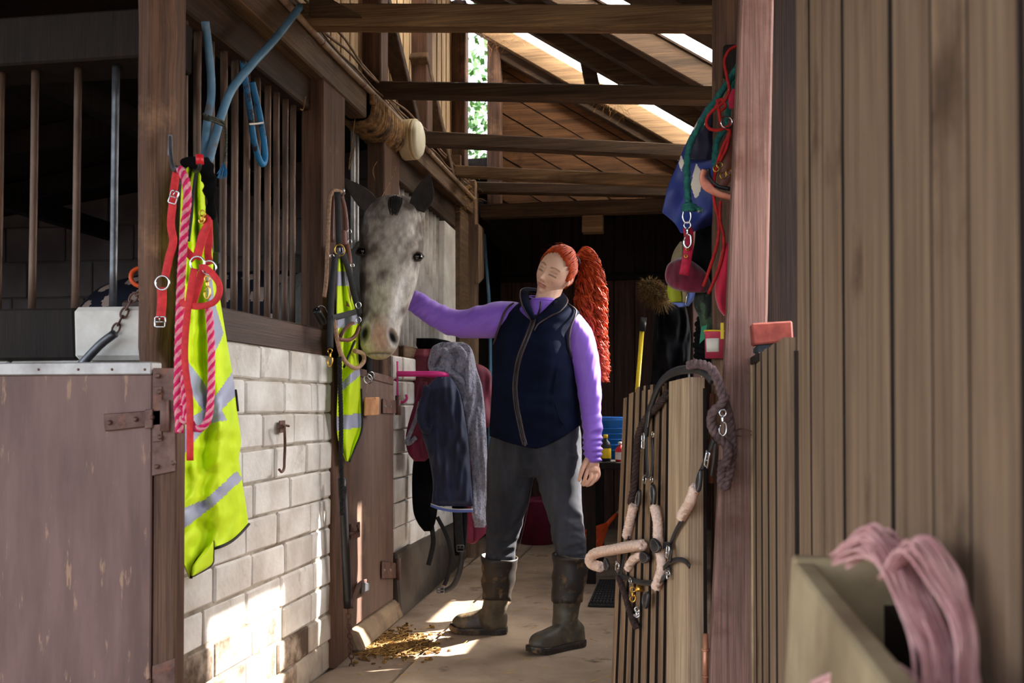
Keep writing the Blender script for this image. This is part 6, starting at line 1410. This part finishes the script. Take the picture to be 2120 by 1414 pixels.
for (tb, m_) in (([(590, 1382, 1408), (610, 1382, 1412), (626, 1388, 1414)], 'lime'), ([(596, 1410, 1424), (612, 1412, 1426), (628, 1412, 1422)], 'khaki'), ([(592, 1424, 1440), (612, 1424, 1440), (634, 1414, 1426)], 'light_blue')):
    drape('panel', tb, 3.5, .03, m_, .006, .06, 2, lbg, n=12, seg=24)
drape('base', [(626, 1388, 1424), (632, 1400, 1420), (636, 1405, 1415)], 3.5, .028, 'light_blue', .004, .06, 2, lbg, n=8, seg=24)
obj('zip', MB().tube(PY([(1424, 600), (1422, 615), (1420, 630)], 3.46), .003, 6), M['chrome'], lbg, smooth=True)
gc_ = drape('x', [(602, 1440, 1480), (630, 1436, 1500), (660, 1448, 1504), (680, 1450, 1500), (696, 1456, 1490)], 3.15, .05, 'green_cloth', .03, .06, 5, n=24, label='dark camouflage green cloth bundled beside the pink post', cat='cloth'); gc_.name = 'green_jacket'
o = obj('plastic_strip', quadslab(MB(), PY([(1448, 712), (1460, 700), (1464, 672), (1452, 676)], 3.05), (0, 1, 0), .01), M['green_plastic'], label='bright green plastic strip beside the black coiled hose', cat='plastic')
hc2 = thing('hose_coil', 'black corrugated hose coiled beside the pink post above the gate', 'hose', P(1468, 760, Y=3.1))
for i in range(9): obj('turn', MB().ring(P(1470-(i % 2)*3, 662+i*11, Y=3.18), (.1, -.1, 1), .042-.002*abs(i-5), .0105, 24, 8), M['black_cloth'], hc2, smooth=True)
tub = thing('lick_tub', 'small pink plastic tub with a paper label on the hose coil', 'tub', P(1480, 750, Y=3.0))
tc0 = P(1481, 742, Y=3.02)
obj('tub', MB().lathe([(.030, 0), (.0345, .072), (.036, .074), (.036, .080)], tc0, (.05, 0, 1), 24), M['pink_tub'], tub, smooth=True)
obj('rim', MB().ring(tc0+Vector((.004, 0, .080)), (.05, 0, 1), .036, .0025, 24, 6), M['yellow'], tub, smooth=True)
rows = [[tc0+Vector((r*math.cos(a), r*math.sin(a), h)) for a in np.linspace(-2.5, -1.3, 10)] for r, h in ((.0330, .018), (.0355, .058))]
obj('label', MB().grid(rows), M['cream_print'], tub, smooth=True, solid=.001)
obj('yellow_stick', MB().bb(P(1492, 700, Y=2.90).x, P(1499, 700, Y=2.90).x, 2.9, 2.91, P(1492, 702, Y=2.9).z, P(1492, 668, Y=2.9).z), M['yellow'], bevel=.001, label='small yellow plastic tab against the pink post above the tub', cat='plastic')
# nails and a wall rail the tack hangs from
tr8 = thing('tack_rail', 'dark wooden peg rail behind the pink post that the tack hangs from', 'rail', (.16, 3.1, 2.0))
obj('rail', MB().beam((.17, 2.98, 2.02), (.17, 3.7, 2.02), .06, .09), M['post_dark'], tr8, bevel=.005)
for p_ in (t8([(478, 108)], 2.95)[0], t8([(474, 30)], 2.90)[0], P(1500, 228, Y=3.08)): obj('peg', MB().tube([p_+Vector((.03, .06, -.01)), p_+Vector((-.004, -.01, .004))], .005, 8), M['rust'], tr8, smooth=True)
# ---- back room
br = thing('broom', 'yellow broom handle with a black grip leaning in the dark back room', 'broom', P(1300, 1050, Y=6.0))
obj('handle', MB().tube([P(1331, 662, Y=5.6), P(1296, 1100, Y=5.8)], .0125, 12), M['yellow'], br, smooth=True)
obj('grip', MB().tube([P(1333, 657, Y=5.6), P(1330, 686, Y=5.6)], .0165, 12), M['black_plastic'], br, smooth=True)
obj('head', MB().bb(P(1280, 1100, Y=5.8).x, P(1330, 1100, Y=5.8).x, 5.76, 5.84, P(1296, 1120, Y=5.8).z-.02, P(1296, 1100, Y=5.8).z), M['dark_bristle'], br, bevel=.01)
bc_ = drape('x', [(618, 1378, 1402), (628, 1364, 1416), (650, 1356, 1424), (700, 1352, 1430), (760, 1350, 1428), (840, 1342, 1430)], 5.2, .07, 'black_cloth', .07, .07, 6, label='long black coat hanging in the shade behind the gate', cat='coat'); bc_.name = 'long_coat'
struct('trim_4', MB().bb(P(1434, 700, Y=5.3).x, P(1453, 700, Y=5.3).x, 5.28, 5.36, 0, 2.42), M['post_pink'], bevel=.004)
tr5 = thing('coat_peg', 'small iron peg at the top of the long black coat', 'peg', P(1404, 616, Y=5.25)); obj('peg', MB().tube(cr([P(1440, 612, Y=5.32), P(1425, 612, Y=5.27), P(1392, 618, Y=5.22)], 4), .008, 8), M['rust'], tr5, smooth=True)
fur = MB()
for i in range(900):
    t = random.random(); c0 = P(1342+t*30+random.gauss(0, 3), 596+t*24+random.gauss(0, 3), Y=5.0); d = Vector((random.gauss(0, 1), random.gauss(0, 1)-.4, random.gauss(0, 1)+.2)).normalized()
    c0 = c0+d*.02; fur.tube([c0, c0+d*.03, c0+d*.055+Vector((0, 0, -.012))], .0022, 3, rs=lambda t: 1-.8*t)
fur.tube(cr(PY([(1340, 595), (1352, 604), (1366, 612), (1374, 632)], 5.0), 4), .035, 12)
obj('fur_hood', fur, M['faux_fur'], smooth=True, label='tan faux fur hood trim above the long black coat', cat='hood', kind='stuff')
bk_ = thing('bucket', 'bright blue plastic bucket on the dark bench in the back room', 'bucket', P(1258, 935, Y=5.9))
c0 = P(1258, 948, Y=6.0); bk_.location = c0
obj('pail', MB().lathe([(.11, 0), (.135, .22), (.142, .225), (.142, .24), (.130, .24), (.128, .22), (.104, .01)], c0, (0, 0, 1), 32), M['blue_plastic'], bk_, smooth=True)
obj('rim', MB().ring(c0+Vector((0, 0, .24)), (0, 0, 1), .138, .007, 32, 8), M['blue_plastic'], bk_, smooth=True)
for k in range(5): obj('rib', MB().ring(c0+Vector((0, 0, .05+k*.032)), (0, 0, 1), .118+k*.0037, .003, 32, 6), M['blue_plastic'], bk_, smooth=True)
obj('handle', MB().tube([c0+Vector((.140*math.cos(a), -.02-.10*math.sin(a)*.4, .22-.10*math.sin(a))) for a in np.linspace(0, math.pi, 16)], .0035, 6), M['galv'], bk_, smooth=True)
bn = thing('bench', 'dark wooden bench along the right of the back room', 'bench', (-.25, 6.0, 0))
bz = c0.z
obj('top', MB().bb(-.55, .4, 5.55, 6.3, bz-.04, bz), M['post_dark'], bn, bevel=.004)
for x_ in (-.5, .34):
    for y_ in (5.6, 6.24): obj('leg', MB().bb(x_, x_+.05, y_, y_+.05, 0, bz-.04), M['post_dark'], bn)
def bottle(label, px, py, Y, r, h, m, cap, lm=None):
    c = P(px, py, Y=Y); c.z = bz; t = thing('bottle', label, 'bottle', c)
    obj('bottle', MB().lathe([(r*.9, 0), (r, .01), (r, h*.6), (r*.8, h*.72), (r*.35, h*.8), (r*.33, h*.88)], c, (0, 0, 1), 20), M[m], t, smooth=True)
    obj('cap', MB().lathe([(r*.42, h*.87), (r*.42, h), (r*.3, h*1.01)], c, (0, 0, 1), 16), M[cap], t, smooth=True)
    if lm: obj('label', MB().lathe([(r*1.01, h*.12), (r*1.015, h*.13), (r*1.015, h*.48), (r*1.01, h*.49)], c, (0, 0, 1), 20), M[lm], t, smooth=True)
bottle('dark bottle with a yellow label and cap beside the blue bucket', 1254, 935, 5.62, .030, .15, 'black_plastic', 'yellow', 'yellow')
bottle('red and white bottle on the bench edge next to the slatted gate', 1284, 950, 5.60, .028, .11, 'red_plastic', 'white_plastic', 'white_plastic')
rk_ = thing('leaf_rake', 'orange plastic fan rake leaning on the floor behind the gate', 'rake', P(1215, 1128, Z=0))
ra = P(1216, 1128, Y=6.0); rb = P(1262, 1080, Y=6.1)
axr = (rb-ra).normalized(); sd_ = axr.cross(Vector((0, -1, 0))).normalized()
for i in range(15):
    a = (i-7)/7*.42; d = (-axr*math.cos(a)+sd_*math.sin(a)); obj('tine', MB().band(cr([rb, rb+d*.11, rb+d*.21, rb+d*.235-Vector((0, .02, .005))], 4), .011, .0035, (0, -1, 0), rs=lambda t: (.6+.5*t, 1)), M['orange_plastic'], rk_, smooth=True)
obj('socket', MB().tube([rb-axr*.02, rb+axr*.07], .013, 12), M['orange_plastic'], rk_, smooth=True)
obj('handle', MB().tube([rb+axr*.05, rb+axr*.16], .010, 10), M['galv'], rk_, smooth=True); obj('handle', MB().tube([rb+axr*.16, rb+axr*.75], .0125, 10), M['beam_y'], rk_, smooth=True)
mt_ = thing('rubber_mat', 'small dark ribbed rubber mat on the concrete beside the gate', 'mat', P(1246, 1235, Z=0))
c = [P(1217, 1256, Z=0), P(1282, 1258, Z=0), P(1286, 1206, Z=0), P(1240, 1206, Z=0)]
obj('base', MB().hexa(c+[p+Vector((0, 0, .012)) for p in c]), M['rubber_mat'], mt_, bevel=.003)
for i in range(11):
    t = (i+.5)/11; a, b = c[0].lerp(c[3], t), c[1].lerp(c[2], t); obj('rib', MB().beam(a+Vector((.008, 0, .017)), b+Vector((-.008, 0, .017)), .010, .012), M['rubber_mat'], mt_)
for i in range(9):
    t = (i+.5)/9; a, b = c[0].lerp(c[1], t), c[3].lerp(c[2], t); obj('cross_rib', MB().beam(a+Vector((0, .01, .015)), b+Vector((0, -.01, .015)), .008, .010), M['rubber_mat'], mt_)
wb_ = thing('bucket', 'dark red bucket on the back room floor behind the person', 'bucket', P(1110, 1085, Y=7.2)); c0 = P(1112, 1100, Y=7.2); c0.z = 0; wb_.location = c0
obj('pail', MB().lathe([(.12, 0), (.15, .30), (.158, .31), (.15, .33), (.14, .31), (.11, .01)], c0, (0, 0, 1), 28), M['maroon'], wb_, smooth=True)
o = obj('water_hose', MB().tube(cr(PY([(1002, 480, .1), (1006, 540, .05), (1011, 600, .0), (1014, 660), (1015, 720), (1015, 800), (1013, 900), (1010, 1100)], 6.9), 6), .0125, 10), M['blue_hose'], smooth=True, label='blue pipe running down the back room wall behind the person', cat='pipe')
# ---- brush on the half door
bs_ = thing('brush', 'red block brush with dark bristles lying on the lower door ledge', 'brush', (.20, 2.5, 1.125))
bx0, bx1 = P(1556, 700, Y=2.47).x, P(1643, 700, Y=2.47).x
obj('bristles', MB().bb(bx0+.008, bx1-.003, 2.475, 2.54, 1.126, P(1600, 712, Y=2.47).z, j=.002), M['dark_bristle'], bs_, bevel=.006)
obj('block', MB().hexa([(bx0+.004, 2.47, P(1600, 714, Y=2.47).z), (bx1, 2.47, P(1600, 706, Y=2.47).z), (bx1, 2.545, P(1600, 706, Y=2.47).z), (bx0+.004, 2.545, P(1600, 714, Y=2.47).z), (bx0, 2.475, P(1600, 668, Y=2.47).z), (bx1-.002, 2.475, P(1600, 664, Y=2.47).z), (bx1-.002, 2.54, P(1600, 664, Y=2.47).z), (bx0, 2.54, P(1600, 668, Y=2.47).z)]), M['eraser_red'], bs_, bevel=.004)
obj('ledge', MB().bb(.19, .30, 2.40, 2.66, 1.105, 1.126), M['post_dark'], d3, bevel=.002)
# ---- feed box with twine, out of focus bottom right
fb = thing('feed_box', 'weathered wooden feed box fixed to the planks, bottom right foreground', 'box', (.16, .75, .5))
obj('side_board', MB().hexa([(.095, .25, .45), (.115, .25, .45), (.115, 1.07, .45), (.095, 1.07, .45), (.118, .25, .84), (.138, .25, .84), (.138, 1.07, .84), (.118, 1.07, .84)]), M['grey_wood_box'], fb, bevel=.003)
obj('end_board', MB().hexa([(.095, 1.05, .45), (.218, 1.05, .45), (.218, 1.075, .45), (.095, 1.075, .45), (.118, 1.05, .845), (.218, 1.05, .845), (.218, 1.075, .845), (.118, 1.075, .845)]), M['grey_wood_box'], fb, bevel=.003)
obj('base_board', MB().bb(.10, .218, .25, 1.07, .45, .47), M['post_dark'], fb)
obj('back_board', MB().bb(.205, .217, .25, 1.07, .45, .80), M['post_dark'], fb)
obj('corner_block', MB().hexa([(.075, 1.07, .45), (.12, 1.07, .45), (.12, 1.12, .45), (.075, 1.12, .45), (.09, 1.07, .60), (.12, 1.07, .62), (.12, 1.12, .62), (.09, 1.12, .60)]), M['post_dark'], fb, bevel=.003)
tw = MB()
for i in range(110):
    a = random.gauss(0, 1); b = random.gauss(0, 1)
    q = [(1752+a*10, 1150+b*7, .85), (1812+a*12, 1122+b*12, .83), (1866+a*14, 1178+b*8, .80), (1912+a*16, 1260+b*6, .77), (1945+a*18, 1345+b*6, .74), (1960+a*22, 1450, .72)] if i < 70 else [(1850+a*10, 1200, .8), (1900+a*14, 1130+b*10, .78), (1960+a*16, 1200+b*8, .76), (2000+a*12, 1300, .74), (2010+a*14, 1440, .72)]
    tw.tube(cr([P(x_+random.gauss(0, 5), y_+random.gauss(0, 5), Y=Y_+.012*a) for x_, y_, Y_ in q], 5), .0013, 5)
for i in range(20):
    a = random.gauss(0, 1); tw.tube(cr([P(1700+a*6, 1412+random.gauss(0, 5), Y=.8), P(1780, 1396+a*6, Y=.78), P(1860, 1405+a*8, Y=.76), P(1930, 1440, Y=.75)], 4), .0020, 5)
obj('baler_twine', tw, M['twine_pink'], smooth=True, kind='stuff', label='frayed bundle of pink baler twine spilling over the feed box', cat='twine')
# tree seen through the gap beside the gable
tr9 = thing('tree', 'sunlit leafy tree seen through the gap beside the gable', 'tree', (-2.2, 11.5, 0))
obj('trunk', MB().tube([(-2.3, 11.6, 0), (-2.25, 11.55, 2.5), (-2.1, 11.5, 4.5)], .14, 10, rs=lambda t: 1-.6*t), M['post_brown'], tr9, smooth=True)
lf = MB()
for i in range(2600):
    c0 = Vector((-2.1+random.gauss(0, .8), 11.5+random.gauss(0, .7), 4.3+random.gauss(0, .55))); u = Vector((random.gauss(0, 1), random.gauss(0, 1), random.gauss(0, 1))).normalized()*.05; v = u.orthogonal().normalized()*.03
    lf.add([c0-u, c0+v, c0+u, c0-v], [(0, 1, 2, 3)])
obj('foliage', lf, M['leaf'], tr9, kind='stuff')
